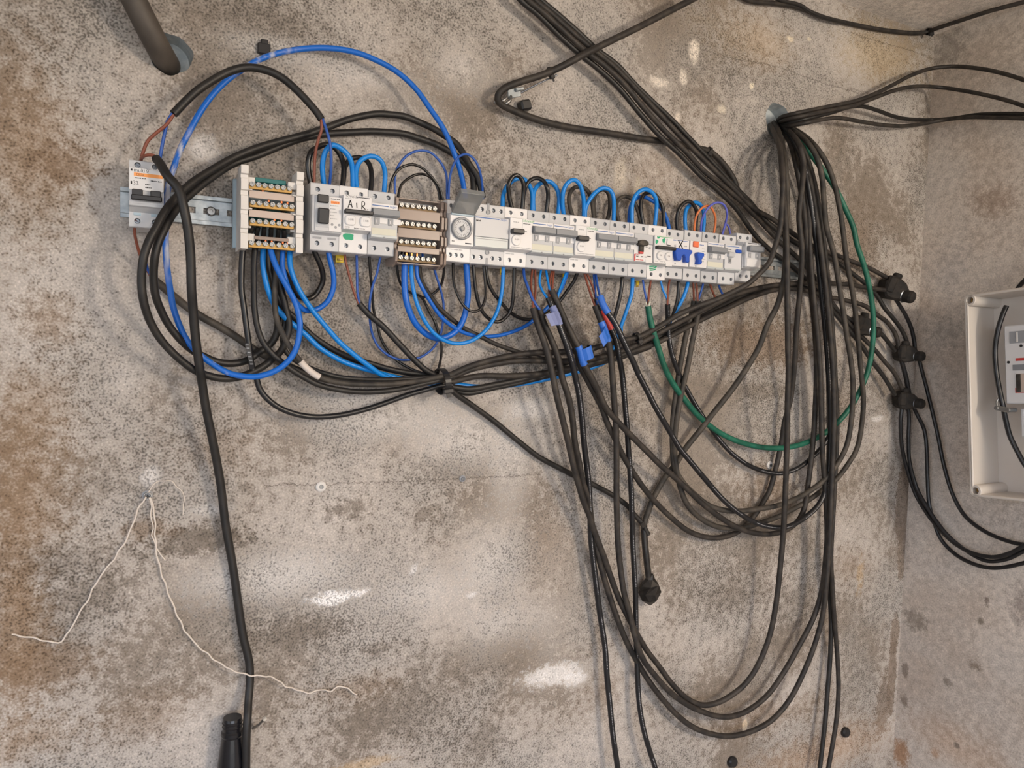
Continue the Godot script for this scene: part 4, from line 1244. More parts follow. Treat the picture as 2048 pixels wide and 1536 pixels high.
func build_smoked_block() -> void:
	var t := thing("terminal_block", "smoky brown transparent distribution block with four rows of silver screws", "terminal block", Vector3(-169.6, 0, 0))
	var w := 72.6
	box(t, "back_plate", Vector3(w / 2, -4.0, 16.0), Vector3(w - 3.0, 82.0, 12.0), mat("mid_grey"), 1.0)
	var side := PackedVector2Array()
	for q in [[-52.0, 14.0], [-54.0, 40.0], [-48.0, 55.0], [-34.0, 57.0], [-30.0, 51.0], [-26.0, 51.0], [-23.0, 57.0], [-12.0, 57.0], [-9.0, 51.0], [-4.0, 51.0], [-1.0, 57.0], [14.0, 57.0], [17.0, 51.0], [22.0, 51.0], [25.0, 55.0], [34.0, 55.0], [38.0, 44.0], [38.0, 14.0]]:
		side.append(Vector2(q[0], q[1]))
	var xf := Transform3D(Basis(Vector3(0, 1, 0), Vector3(0, 0, 1), Vector3(1, 0, 0)), Vector3.ZERO)
	prism(t, "smoked_end", side, 0.6, 4.0, mat("smoke"), 0.4, xf)
	prism(t, "smoked_end", side, w - 9.0, w - 5.4, mat("smoke"), 0.4, xf)
	prism(t, "smoked_end", side, w - 3.8, w - 0.6, mat("smoke"), 0.4, xf)
	for r in [[24.8, 6.0], [1.4, 7.0], [-22.4, 7.0], [-43.0, 8.0]]:
		bar_row(t, 5.0, 58.0, r[0], 52.0, "dull_brass")
	for r in [[13.6, 13.0], [-10.4, 11.6], [-31.6, 7.0]]:
		box(t, "smoked_cover", Vector3(33.0, r[0], 54.0), Vector3(58.0, r[1], 1.6), mat("smoke"), 0.3)
		box(t, "smoked_shelf", Vector3(33.0, r[0] + r[1] / 2.0, 44.0), Vector3(58.0, 1.4, 20.0), mat("smoke"), 0.2)
	box(t, "smoked_shelf", Vector3(33.0, 34.0, 44.0), Vector3(58.0, 1.4, 20.0), mat("smoke"), 0.2)
	box(t, "smoked_shelf", Vector3(33.0, -50.0, 44.0), Vector3(60.0, 1.6, 24.0), mat("smoke"), 0.2)
	for i in 3:
		box(t, "copper_end", Vector3(17.0 + i * 7.4, -37.4, 51.0), Vector3(2.6, 4.6, 2.6), mat("copper"), 0.5)
	for i in 3:
		obj("wire_end", tube_mesh(PackedVector3Array([Vector3(14.0 + i * 4.4, -36.0, 40.0), Vector3(13.6 + i * 4.4, -31.0, 46.0), Vector3(13.0 + i * 5.2, -26.0, 49.0)]), 1.5, 8), mat("core_black"), t)
	obj("wire_end", tube_mesh(PackedVector3Array([Vector3(46.0, -44.0, 36.0), Vector3(43.0, -36.0, 42.0), Vector3(40.0, -28.0, 48.0)]), 1.7, 8), mat("thin_blue"), t)
	obj("wire_end", tube_mesh(PackedVector3Array([Vector3(34.0, -10.0, 36.0), Vector3(31.0, -6.0, 42.0), Vector3(28.0, -1.0, 48.0)]), 1.7, 8), mat("thin_blue"), t)

# ------------------------------------------------------------------ cables: frame points, offsets off the wall, diameter in mm
func wire(called: String, label: String, m: String, d: float, uv: Array, zs: Array, group := "", category := "wire", step := 6.0) -> MeshInstance3D:
	var o := obj(called, tube_mesh(path(uv, zs, step), d / 2.0, 12 if d > 6.0 else 10), mat(m))
	tag(o, label, category, group)
	return o

# cable whose sheath shows cores, tape or print as parts
func sheathed(label: String, m: String, d: float, uv: Array, zs: Array, cores: Array, bands := [], group := "", called := "sheathed_cable") -> Node3D:
	var p := path(uv, zs)
	var t := thing(called, label, "cable", p[0], group)
	var inv := PackedVector3Array()
	for q in p:
		inv.append(q - p[0])
	obj("sheath", tube_mesh(inv, d / 2.0, 12), mat(m), t)
	for c in cores:
		var cp := path(c[2], c[3], 4.0)
		for i in cp.size():
			cp[i] -= p[0]
		obj("core_wire", tube_mesh(cp, c[1] / 2.0, 8), mat(c[0]), t)
	if m == "sheath_new":                             # maker's print running along the sheath
		var pm := begin()
		var dist := 0.0
		for i in range(2, inv.size() - 2):
			var tg := (inv[i + 1] - inv[i - 1]).normalized()
			dist += (inv[i] - inv[i - 1]).length()
			if fmod(dist, 130.0) > 92.0:
				continue
			var nn := Vector3(-0.25, 0.1, 1.0)
			nn = (nn - tg * nn.dot(tg)).normalized()
			var bb := Basis(tg, nn.cross(tg).normalized(), nn)
			for k in [-1.6, 1.2]:
				add_box(pm, inv[i] + nn * (d / 2.0 - 0.05) + tg * k, Vector3(1.5, 1.3 if (i + int(k)) % 3 else 0.7, 0.3), 0.0, bb)
		var pr := obj("printed_text", pm.commit(), mat("cable_print"), t)
		pr.set_meta("kind", "stuff")
	for b in bands:                                   # [frame x, frame y of its middle, length mm, material, flag]
		var best := 0
		var bd := 1e9
		for i in p.size():
			var q := project(p[i])
			var dd := Vector2(b[0], b[1]).distance_to(q)
			if dd < bd:
				bd = dd
				best = i
		var i0 := best
		var i1 := best
		while i0 > 0 and (p[i0] - p[best]).length() < b[2] / 2.0:
			i0 -= 1
		while i1 < p.size() - 1 and (p[i1] - p[best]).length() < b[2] / 2.0:
			i1 += 1
		var seg := inv.slice(i0, i1 + 1)
		if seg.size() < 3:
			continue
		var tp := obj("tape_band", tube_mesh(seg, d / 2.0 + 0.7, 14), mat(b[3]), t)
		if b.size() > 4:
			var f := begin()
			var dir := (seg[seg.size() - 1] - seg[0]).normalized()
			var out := Vector3(b[4], b[5], 4.0)
			var c0 := seg[seg.size() / 2]
			var l: float = b[2] * 0.42
			var a0 := c0 - dir * l + Vector3(0, 0, d * 0.5 + 0.4)
			var a1 := c0 + dir * l + Vector3(0, 0, d * 0.5 + 0.4)
			for s in [[0.0, 0.35], [0.35, 0.7], [0.7, 1.0]]:
				var lift := [Vector3(0, 0, 3.0 * sin(s[0] * 3.0)), Vector3(0, 0, 3.0 * sin(s[1] * 3.0))]
				for th in [0.0, -0.5]:
					var q0: Vector3 = a0 + out * s[0] + lift[0] + Vector3(0, 0, th)
					var q1: Vector3 = a1 + out * s[0] * 0.9 + lift[0] + Vector3(0, 0, th)
					var q2: Vector3 = a1 + out * s[1] * 0.9 + lift[1] + Vector3(0, 0, th)
					var q3: Vector3 = a0 + out * s[1] + lift[1] + Vector3(0, 0, th)
					face(f, q0, q1, q2, q3, (q0 + q2) / 2 - Vector3(0, 0, 1.0 if th == 0.0 else -1.0))
			obj("tape_flag", f.commit(), mat(b[6] if b.size() > 6 else b[3]), tp)
	return t

func project(p_mm: Vector3) -> Vector2:
	var q := cam_basis.transposed() * (p_mm * MM - CAM)
	return Vector2(1024.0 + FPX * q.x / -q.z, 768.0 - FPX * q.y / -q.z)

func dusty_wire(called: String, label: String, d: float, uv: Array, zs: Array, base: Color, dust: Color, spans: Array) -> void:
	var nz := FastNoiseLite.new()
	nz.seed = 5
	nz.frequency = 0.05
	var lb := base.srgb_to_linear()
	var ld := dust.srgb_to_linear()
	var paint := func(p: Vector3, t: float) -> Color:
		var k := 0.0
		for s in spans:
			if t > s[0] and t < s[1]:
				k = maxf(k, clampf((nz.get_noise_3d(p.x * 2.2, p.y * 0.5, p.z * 3.0) + s[2]) * 3.0, 0, 1) * minf(1.0, minf(t - s[0], s[1] - t) * 30.0))
		return lb.lerp(ld, k * 0.85)
	var o := obj(called, tube_mesh(path(uv, zs, 3.0), d / 2.0, 14, paint), mat("dusty_blue"))
	tag(o, label, "wire")

func build_cables() -> void:
	var G := "black cables hanging in loops from the wall hole"
	var J := "short jumper wires looping above the breaker row"
	# --- left end -------------------------------------------------------------------------------
	sheathed("thick black cable dropping from the lone breaker down past the white string", "sheath_black", 10.2,
		[313, 318, 322, 330, 335, 352, 357, 378, 368, 417, 376, 460, 381, 510, 383, 577, 386, 616, 391, 674, 399, 733, 404, 765, 412, 816, 424, 874, 433, 920, 442, 974, 451, 1048, 464, 1122, 475, 1197, 486, 1271, 498, 1322, 500, 1360, 497, 1400, 495, 1435, 493, 1471, 492, 1545],
		[66, 86, 96, 90, 80, 64, 50, 36, 24, 14, 9, 9, 14, 34, 36],
		[["brown", 3.6, [282, 321, 285, 314, 296, 310, 308, 311, 314, 318], [40, 56, 66, 66, 66]], ["thin_blue", 3.6, [314, 326, 306, 316, 312, 316, 318, 322], [40, 56, 62, 66]]])
	dusty_wire("blue_loop_wire", "big blue wire looping from the time switch over to the white terminal block", 7.2,
		[931, 396, 926, 366, 919, 337, 909, 308, 897, 278, 882, 249, 862, 220, 830, 176, 790, 141, 740, 115, 700, 102, 652, 96, 603, 98, 554, 107, 517, 120, 488, 137, 456, 159, 425, 190, 400, 225, 381, 259, 361, 298, 347, 337, 338, 366, 333, 400, 331, 456, 331, 485, 333, 520, 335, 543, 340, 577, 346, 612, 359, 651, 375, 682, 396, 706, 425, 728, 455, 745, 484, 752, 513, 753, 543, 745, 568, 730, 588, 706, 597, 679, 600, 650, 598, 632, 591, 606, 576, 577, 556, 541, 545, 514, 539, 490],
		[30, 44, 40, 28, 20, 18, 18, 20, 26, 34, 40, 42, 44, 50, 56, 58, 54, 46], rgb8(12, 98, 196), rgb8(186, 190, 198), [[0.30, 0.40, 0.08], [0.47, 0.66, 0.1], [0.70, 0.8, -0.1]])
	wire("black_cable", "upper black cable arching from the time switch round the lone breaker", "sheath_black", 9.0,
		[966, 396, 956, 356, 938, 328, 926, 306, 912, 287, 890, 272, 868, 258, 838, 244, 809, 233, 780, 229, 750, 228, 700, 238, 656, 254, 615, 268, 566, 281, 517, 295, 468, 315, 420, 342, 383, 366, 350, 398, 328, 426, 311, 458, 298, 482, 287, 516, 283, 557, 286, 596, 297, 635, 318, 674, 349, 709, 388, 740, 416, 751, 445, 757, 474, 755, 503, 745, 529, 731, 547, 716, 562, 702, 572, 679, 578, 650, 570, 610, 558, 560, 550, 500],
		[34, 30, 20, 14, 14, 14, 20, 34, 60, 84, 90, 80, 60, 44, 36, 30, 24, 26, 34], "", "cable")
	wire("black_cable", "lower black cable arching from the time switch round the lone breaker", "sheath_black", 9.0,
		[948, 396, 945, 352, 934, 331, 919, 317, 897, 302, 868, 287, 838, 277, 809, 268, 780, 265, 740, 263, 700, 265, 652, 268, 603, 277, 566, 290, 517, 310, 468, 327, 432, 349, 396, 376, 366, 403, 343, 432, 328, 460, 317, 484, 310, 512, 307, 547, 310, 586, 320, 616, 338, 651, 365, 684, 388, 703, 406, 712, 435, 724, 465, 727, 494, 721, 519, 704, 541, 688, 553, 667, 556, 640, 550, 590, 545, 540, 543, 497],
		[30, 24, 12, 10, 10, 10, 14, 26, 50, 74, 80, 66, 48, 34, 26, 20, 16, 20, 30], "", "cable")
	sheathed("black cable arching between the lone breaker and the residual switch", "sheath_black", 9.4,
		[347, 228, 371, 203, 395, 181, 420, 164, 444, 150, 468, 140, 493, 135, 517, 137, 542, 144, 566, 157, 591, 178, 615, 203, 634, 225, 643, 239], [50, 48, 44, 42, 44, 48, 50],
		[["brown", 3.8, [347, 229, 333, 249, 310, 268, 295, 283, 286, 305, 280, 328], [50, 48, 44, 42, 36]], ["thin_blue", 3.8, [345, 227, 335, 243, 329, 268, 324, 293, 320, 317, 318, 332], [50, 46, 42, 40, 34]], ["brown", 3.8, [642, 238, 643, 259, 636, 281, 630, 312, 628, 368], [50, 50, 46, 40, 34]], ["thin_blue", 3.8, [645, 238, 654, 263, 661, 293, 662, 337, 659, 370], [50, 52, 52, 44, 34]]])
	sheathed("dusty black cable slanting down the wall from below the lone breaker", "sheath_grey", 9.4,
		[303, 556, 318, 567, 347, 592, 377, 616, 406, 635, 435, 651, 465, 669, 490, 686, 513, 702, 545, 718, 590, 738, 640, 756, 700, 764, 760, 764, 830, 760, 878, 757], [8, 7, 7, 7, 8, 12, 20, 20],
		[["brown", 3.4, [273, 440, 269, 460, 273, 485, 281, 512, 292, 536, 303, 556], [46, 40, 34, 24, 14, 8]], ["thin_blue", 3.4, [290, 520, 296, 540, 303, 553, 308, 560], [20, 14, 9, 8]]])
	# --- under the white block ------------------------------------------------------------------
	wire("black_cable", "black cable under the white terminal block sagging lowest into the tied bundle", "sheath_new", 7.4,
		[487, 488, 484, 520, 483, 577, 488, 616, 493, 655, 498, 690, 501, 714, 505, 738, 513, 757, 519, 777, 533, 796, 556, 814, 584, 826, 611, 832, 640, 834, 688, 829, 737, 817, 776, 804, 815, 790, 854, 779, 880, 772, 905, 770], [34, 36, 36, 34, 32, 30, 26, 22, 20, 22, 26], "", "cable")
	wire("black_cable", "black cable second along under the white block, forming the bundle's outer bend", "sheath_black", 7.4,
		[511, 488, 508, 530, 508, 577, 509, 616, 515, 655, 527, 686, 545, 708, 560, 721, 580, 737, 607, 754, 639, 770, 688, 781, 737, 784, 795, 779, 844, 768, 881, 760, 905, 754], [36, 40, 42, 42, 40, 38, 36, 34], "", "cable")
	wire("bright_blue_wire", "bright blue wire under the white block curving low into the tied bundle", "cyan", 7.0,
		[527, 488, 526, 528, 531, 561, 539, 588, 549, 610, 562, 627, 584, 647, 611, 669, 640, 696, 678, 719, 707, 731, 741, 741, 776, 751, 815, 760, 860, 763, 905, 768, 960, 774, 1017, 771, 1075, 762, 1124, 751, 1159, 742, 1200, 729, 1226, 712, 1238, 680, 1242, 655], [34, 36, 30, 22, 18, 16, 14, 12, 10, 10, 12, 20])
	wire("bright_blue_wire", "bright blue wire at the white block's end running straight down to the bundle", "cyan", 6.8,
		[580, 494, 580, 528, 588, 557, 603, 588, 623, 618, 649, 650, 678, 683, 709, 710, 741, 734, 766, 751, 795, 760, 850, 766, 905, 774], [36, 42, 40, 36, 32, 28, 20, 14, 12])
	wire("blue_wire", "blue wire sagging from the white block up to the residual switch", "blue", 7.0,
		[566, 492, 564, 528, 568, 549, 576, 575, 590, 602, 607, 619, 621, 621, 639, 616, 657, 600, 667, 573, 666, 544, 659, 515, 655, 492], [36, 40, 40, 30, 24, 26, 32, 34])
	wire("black_wire", "black wire sagging from the white block up to the residual switch", "core_black", 7.2,
		[552, 492, 556, 522, 572, 549, 586, 577, 601, 595, 619, 597, 632, 588, 644, 568, 646, 550, 640, 528, 630, 506, 627, 492], [34, 34, 26, 16, 14, 20, 30, 34])
	wire("black_cable", "grey-black cable running behind the bright blue wires to the tie", "sheath_black", 7.0,
		[536, 490, 537, 528, 545, 561, 556, 594, 572, 620, 592, 637, 606, 653, 629, 674, 659, 694, 688, 709, 717, 720, 746, 728, 776, 737, 815, 745, 854, 749, 881, 752, 905, 752], [32, 26, 20, 14, 12, 16, 24], "", "cable")
	wire("black_cable", "dark cable just below its grey twin behind the bright blue wires", "sheath_new", 7.0,
		[546, 490, 548, 520, 556, 560, 566, 600, 582, 634, 606, 662, 629, 684, 659, 703, 688, 718, 717, 730, 746, 738, 776, 746, 815, 753, 854, 757, 905, 760], [32, 22, 14, 9, 8, 9, 12, 20], "", "cable")
	sheathed("dusty grey cable with a white paper tag above the tied bundle", "sheath_grey", 7.0,
		[556, 496, 551, 557, 549, 592, 552, 631, 562, 661, 580, 694, 601, 723, 619, 741, 639, 754, 668, 763, 707, 768, 756, 769, 805, 766, 854, 759, 881, 753, 905, 749], [36, 40, 44, 44, 42, 42, 42], [], [[618, 741, 22.0, "tape_white"]])
	wire("black_cable", "slim black cable emerging beside the white paper tag", "sheath_black", 6.4,
		[570, 640, 566, 690, 586, 718, 625, 738, 647, 746, 678, 754, 717, 758, 776, 759, 825, 757, 873, 753, 905, 751], [18, 22, 30, 30, 30, 32], "", "cable")
	# --- over the residual switch and AIR breaker -------------------------------------------------
	wire("jumper_wire", "thick black jumper arching from residual switch to the AIR breaker", "core_black", 7.0, [622, 372, 616, 330, 622, 305, 637, 294, 653, 289, 669, 295, 683, 315, 688, 338, 685, 372], [30, 32, 26, 24, 30], J)
	wire("jumper_wire", "thick blue jumper arching from residual switch to the AIR breaker", "cyan", 6.8, [648, 372, 645, 330, 652, 301, 666, 290, 686, 300, 700, 317, 705, 340, 706, 374], [30, 42, 44, 40, 30], J)
	wire("jumper_wire", "blue jumper arching from the AIR breaker to the grey-handled breaker", "cyan", 6.4, [713, 374, 712, 345, 718, 325, 733, 314, 749, 313, 763, 323, 770, 345, 768, 386], [30, 40, 42, 40, 30], J)
	wire("jumper_wire", "black jumper arching from the AIR breaker to the grey-handled breaker", "core_black", 6.6, [686, 372, 687, 345, 694, 326, 704, 317, 718, 315, 733, 321, 741, 335, 743, 355, 741, 386], [30, 20, 18, 22, 30], J)
	# --- over and under the smoked block ----------------------------------------------------------
	wire("thin_wire", "thin blue wire arching over the smoked terminal block", "thin_blue", 3.4, [790, 388, 790, 355, 793, 340, 802, 324, 817, 309, 839, 301, 859, 304, 875, 317, 887, 334, 893, 352, 894, 398], [30, 30, 28, 28, 30])
	wire("thin_wire", "thin blue wire arching over the time switch lid", "thin_blue", 3.4, [897, 398, 899, 359, 905, 334, 916, 315, 932, 308, 944, 314, 954, 327, 960, 344, 964, 366, 966, 398], [30, 44, 52, 52, 34])
	wire("thin_wire", "thin black wire arching highest over the smoked terminal block", "core_black", 3.8, [778, 390, 782, 366, 787, 353, 795, 341, 809, 332, 825, 329, 841, 334, 856, 346, 869, 361, 880, 378, 886, 400], [32, 34, 34, 34, 32])
	wire("thin_wire", "thin black wire arching lowest over the smoked terminal block", "core_black", 3.8, [796, 394, 802, 371, 815, 358, 830, 350, 844, 348, 857, 352, 867, 361, 876, 378, 880, 400], [30, 26, 24, 24, 28])
	wire("thick_blue_wire", "thickest blue wire sagging from the smoked block up to the contactor", "blue", 8.6, [810, 512, 809, 560, 812, 599, 821, 628, 834, 651, 854, 669, 877, 677, 899, 671, 918, 655, 930, 628, 936, 589, 934, 550, 932, 520], [40, 42, 38, 30, 26, 26, 30, 34])
	wire("blue_wire", "blue wire sagging lowest from the smoked block to beside the contactor", "cyan", 5.6, [823, 512, 823, 550, 828, 585, 838, 618, 854, 649, 873, 671, 897, 684, 920, 687, 944, 681, 967, 665, 983, 645, 996, 618, 1004, 580, 1007, 530], [40, 46, 46, 42, 38, 36, 34, 32, 34])
	wire("blue_wire", "pale-dusted blue wire sweeping from the smoked block behind the sheathed cables", "blue", 5.6, [834, 512, 834, 550, 842, 571, 860, 602, 881, 632, 905, 653, 932, 667, 961, 673, 990, 672, 1007, 669, 1032, 661, 1056, 649, 1074, 634, 1094, 616, 1112, 594, 1122, 578, 1130, 558, 1135, 542], [40, 42, 36, 26, 18, 14, 14, 16, 24, 34])
	wire("black_wire", "black wire sweeping from the smoked block down to the long bundle", "sheath_dusty", 6.6, [838, 514, 840, 550, 848, 572, 860, 591, 879, 616, 903, 638, 932, 659, 961, 673, 991, 688, 1036, 704, 1075, 715, 1105, 720, 1150, 720], [34, 28, 20, 16, 22, 26, 28, 26])
	wire("thin_wire", "thin black wire dropping from the smoked block into the cable tie", "core_black", 3.8, [793, 524, 797, 555, 805, 573, 824, 587, 842, 593, 858, 622, 870, 645, 879, 673, 883, 696, 881, 720, 875, 745], [30, 20, 8, 6, 6, 8, 20])
	wire("thin_wire", "short thin black wire curling under the smoked block's far corner", "core_black", 3.8, [888, 528, 887, 550, 882, 570, 872, 583, 858, 592, 846, 594], [30, 16, 8, 6])
	wire("thin_wire", "thin blue wire hanging in a deep round loop below the smoked block", "thin_blue", 3.4, [762, 508, 754, 546, 745, 573, 739, 608, 740, 642, 745, 669, 756, 692, 776, 710, 799, 719, 823, 719, 846, 712, 868, 694, 881, 669, 886, 642, 887, 608, 881, 579, 872, 550, 865, 526], [30, 20, 10, 8, 8, 10, 16, 28])
	wire("thin_wire", "thin black wire dropping from the grey-handled breaker beside AIR into the bundle", "core_black", 3.8, [738, 506, 741, 550, 744, 579, 747, 618, 754, 647, 762, 677, 776, 702, 795, 722, 825, 739, 850, 747, 880, 752], [30, 18, 6, 5, 6, 12, 22])
	sheathed("black cable from the AIR breaker slanting through the tie down to the taped joint", "sheath_black", 8.4,
		[718, 607, 737, 628, 766, 653, 795, 684, 825, 716, 850, 739, 869, 750, 890, 766, 912, 788, 942, 809, 981, 837, 1000, 852, 1039, 884, 1078, 914, 1117, 935, 1144, 949, 1182, 967, 1225, 990, 1254, 1011, 1270, 1031, 1285, 1048, 1296, 1070], [24, 26, 28, 28, 20, 10, 9, 8, 8, 9, 14, 18],
		[["brown", 3.4, [688, 496, 690, 515, 694, 534, 702, 564, 710, 590, 718, 608], [30, 28, 26, 24, 24]], ["thin_blue", 3.4, [713, 496, 714, 544, 715, 583, 719, 609], [30, 28, 26, 24]]])
	# --- under the time switch and contactor --------------------------------------------------------
	wire("thin_wire", "thin black loop hanging under the time switch", "core_black", 4.0, [906, 520, 907, 559, 913, 584, 925, 608, 939, 621, 952, 623, 964, 614, 971, 594, 971, 569, 966, 522], [32, 40, 44, 44, 40, 34])
	wire("black_wire", "glossy black loop hanging from contactor up to the first button breaker", "core_black", 5.4, [946, 522, 950, 569, 956, 602, 966, 625, 980, 639, 995, 644, 1009, 637, 1021, 621, 1026, 598, 1029, 530], [32, 28, 22, 20, 24, 34])
	wire("black_wire", "glossy black wire swinging from the contactor across to the second button breaker", "core_black", 5.4, [970, 522, 976, 563, 987, 586, 1003, 606, 1021, 625, 1040, 636, 1062, 639, 1085, 632, 1106, 618, 1122, 599, 1135, 581, 1148, 562, 1157, 540], [32, 30, 24, 16, 12, 10, 14, 22, 34])
	# --- jumpers over the row -----------------------------------------------------------------------
	wire("jumper_wire", "blue jumper looping out of the contactor over the first button breaker", "cyan", 6.5, [1005, 420, 1006, 393, 1011, 378, 1022, 364, 1035, 357, 1049, 359, 1058, 370, 1064, 386, 1064, 428], [30, 24, 22, 26, 30], J)
	wire("jumper_wire", "glossy black jumper loop standing on the first button breaker", "core_black", 6.3, [1025, 424, 1018, 390, 1017, 370, 1024, 355, 1033, 350, 1042, 356, 1047, 368, 1047, 386, 1044, 424], [32, 40, 42, 40, 32], J)
	wire("jumper_wire", "black jumper from the first button breaker over to the next grey-handled breaker", "core_black", 6.3, [1045, 424, 1047, 390, 1053, 370, 1061, 360, 1074, 356, 1086, 361, 1094, 375, 1096, 395, 1092, 430], [28, 26, 30, 40, 32], J)
	wire("jumper_wire", "blue jumper looping over the first pair of grey-handled breakers", "cyan", 6.5, [1067, 428, 1067, 387, 1074, 373, 1086, 364, 1099, 363, 1110, 372, 1117, 387, 1118, 407, 1115, 434], [30, 26, 24, 28, 30], J)
	wire("jumper_wire", "tall blue jumper looping onto the second button breaker", "cyan", 6.5, [1128, 436, 1125, 407, 1126, 386, 1132, 370, 1142, 361, 1152, 361, 1161, 372, 1166, 390, 1168, 411, 1167, 440], [30, 40, 42, 40, 30], J)
	wire("jumper_wire", "dusty black jumper looping behind the tall blue one at the second button breaker", "sheath_grey", 6.3, [1147, 438, 1139, 411, 1138, 393, 1144, 379, 1153, 374, 1167, 375, 1177, 384, 1183, 400, 1186, 420, 1188, 442], [28, 24, 22, 24, 28], J)
	wire("jumper_wire", "wide blue jumper leaning over the second pair of grey-handled breakers", "cyan", 6.5, [1170, 442, 1171, 417, 1180, 398, 1194, 382, 1208, 376, 1221, 381, 1227, 395, 1228, 417, 1227, 448], [32, 36, 38, 40, 32], J)
	wire("jumper_wire", "dusty black jumper behind the wide leaning blue one", "sheath_dusty", 6.3, [1190, 444, 1187, 414, 1189, 393, 1199, 381, 1210, 380, 1218, 390, 1220, 407, 1219, 422, 1213, 446], [26, 22, 22, 22, 28], J)
	wire("jumper_wire", "low dusty black jumper ahead of the red-tipped lever module", "sheath_grey", 6.3, [1240, 452, 1233, 423, 1233, 407, 1239, 397, 1252, 393, 1263, 398, 1272, 411, 1277, 426, 1284, 452], [28, 22, 20, 22, 28], J)
	wire("jumper_wire", "broad blue jumper standing over the red-tipped lever module", "cyan", 6.5, [1264, 452, 1264, 414, 1269, 395, 1280, 382, 1293, 379, 1304, 385, 1312, 398, 1313, 416, 1309, 458], [34, 40, 42, 40, 32], J)
	wire("jumper_wire", "black jumper under the broad blue one ending at the L breaker", "core_black", 6.3, [1287, 452, 1282, 420, 1282, 401, 1288, 389, 1300, 385, 1312, 391, 1321, 404, 1326, 418, 1327, 460], [30, 28, 28, 28, 30], J)
	wire("jumper_wire", "blue jumper running low from the red-tipped lever module to the X breaker", "blue", 6.5, [1258, 452, 1261, 415, 1270, 399, 1285, 393, 1300, 399, 1318, 411, 1332, 434, 1340, 466], [28, 22, 18, 16, 20, 28], J)
	wire("jumper_wire", "black jumper loop from the X breaker to the orange-buttoned module", "core_black", 6.3, [1356, 470, 1354, 439, 1358, 419, 1368, 406, 1379, 403, 1388, 411, 1393, 423, 1392, 444, 1390, 470], [30, 36, 38, 36, 28], J)
	wire("jumper_wire", "blue jumper loop from the X breaker to the orange-buttoned module", "cyan", 6.5, [1372, 468, 1370, 439, 1372, 420, 1380, 410, 1390, 405, 1400, 409, 1407, 423, 1408, 444, 1405, 470], [28, 28, 26, 26, 28], J)
	wire("jumper_wire", "orange jumper loop over the orange-buttoned module", "orange", 3.8, [1388, 470, 1390, 442, 1396, 425, 1407, 414, 1418, 412, 1427, 423, 1431, 440, 1427, 472], [34, 44, 46, 44, 32], J)
	wire("jumper_wire", "violet jumper loop near the rail's crowded end", "violet", 3.6, [1401, 470, 1404, 440, 1413, 420, 1426, 408, 1438, 405, 1449, 411, 1454, 425, 1452, 442, 1443, 474], [36, 50, 52, 50, 34], J)
	wire("jumper_wire", "short dark violet jumper end poking up behind the violet loop", "violet", 3.4, [1446, 466, 1450, 452, 1454, 449, 1458, 456, 1462, 476], [20, 16, 20], J)
	# --- wires leaving the row downwards --------------------------------------------------------------
	wire("black_wire", "black wire dropping from under the red-tipped lever module behind the taped cables", "core_black", 6.2, [1245, 546, 1244, 565, 1241, 588, 1235, 614, 1228, 637, 1221, 660, 1216, 690], [32, 34, 30, 24, 20])
	wire("bright_blue_wire", "bright blue wire dropping from under the red-tipped lever module", "cyan", 6.2, [1265, 546, 1265, 565, 1263, 588, 1253, 621, 1241, 655, 1233, 676, 1226, 700], [32, 36, 32, 24, 20])
	wire("black_wire", "black wire dropping behind the rising bundle under the X breaker", "core_black", 6.0, [1357, 553, 1357, 575, 1355, 598, 1349, 621, 1340, 645], [32, 34, 30, 22])
	wire("bright_blue_wire", "bright blue wire dropping behind the rising bundle under the X breaker", "cyan", 6.2, [1376, 556, 1375, 570, 1367, 594, 1355, 617, 1342, 640, 1330, 660], [32, 36, 32, 26, 20])
	wire("thin_wire", "thin brown wire stub under the grey-handled breaker past the orange button", "brown", 3.6, [1419, 562, 1422, 575, 1429, 592, 1436, 606], [34, 30, 26])
	wire("thin_wire", "thin blue wire stub under the tiny blue-buttoned residual switch", "thin_blue", 3.6, [1437, 564, 1439, 575, 1445, 588, 1452, 600], [34, 30, 26])
	# --- sheathed feeders ------------------------------------------------------------------------------
	var bz := [62, 66, 70, 66, 54, 40, 30, 24, 22, 20]
	sheathed("outermost feeder from the first breaker pair, looping low and rising at the hole side", "sheath_dusty", 9.6,
		[1066, 616, 1075, 647, 1091, 692, 1103, 739, 1113, 789, 1125, 838, 1137, 886, 1147, 931, 1156, 965, 1168, 1005, 1178, 1029, 1186, 1055, 1198, 1088, 1209, 1117, 1221, 1152, 1237, 1195, 1256, 1234, 1272, 1264, 1291, 1297, 1316, 1330, 1345, 1369, 1374, 1397, 1404, 1410, 1433, 1406, 1462, 1391, 1492, 1366, 1517, 1328, 1539, 1272, 1552, 1208, 1561, 1129, 1567, 1060, 1571, 975, 1574, 880, 1575, 810, 1577, 740, 1576, 696, 1575, 618, 1574, 520, 1571, 440, 1567, 380, 1562, 310, 1556, 270, 1548, 246],
		[58, 66, 66, 56, 44, 36, 30, 26, 24, 24, 26, 30, 40, 50, 60, 74, 90, 96, 92, 70, -20], [["brown", 3.4, [1065, 534, 1062, 569, 1065, 594, 1066, 620], [34, 44, 52, 58]], ["brown", 3.4, [1070, 534, 1071, 575, 1069, 602, 1067, 620], [34, 42, 52, 58]]], [], G)
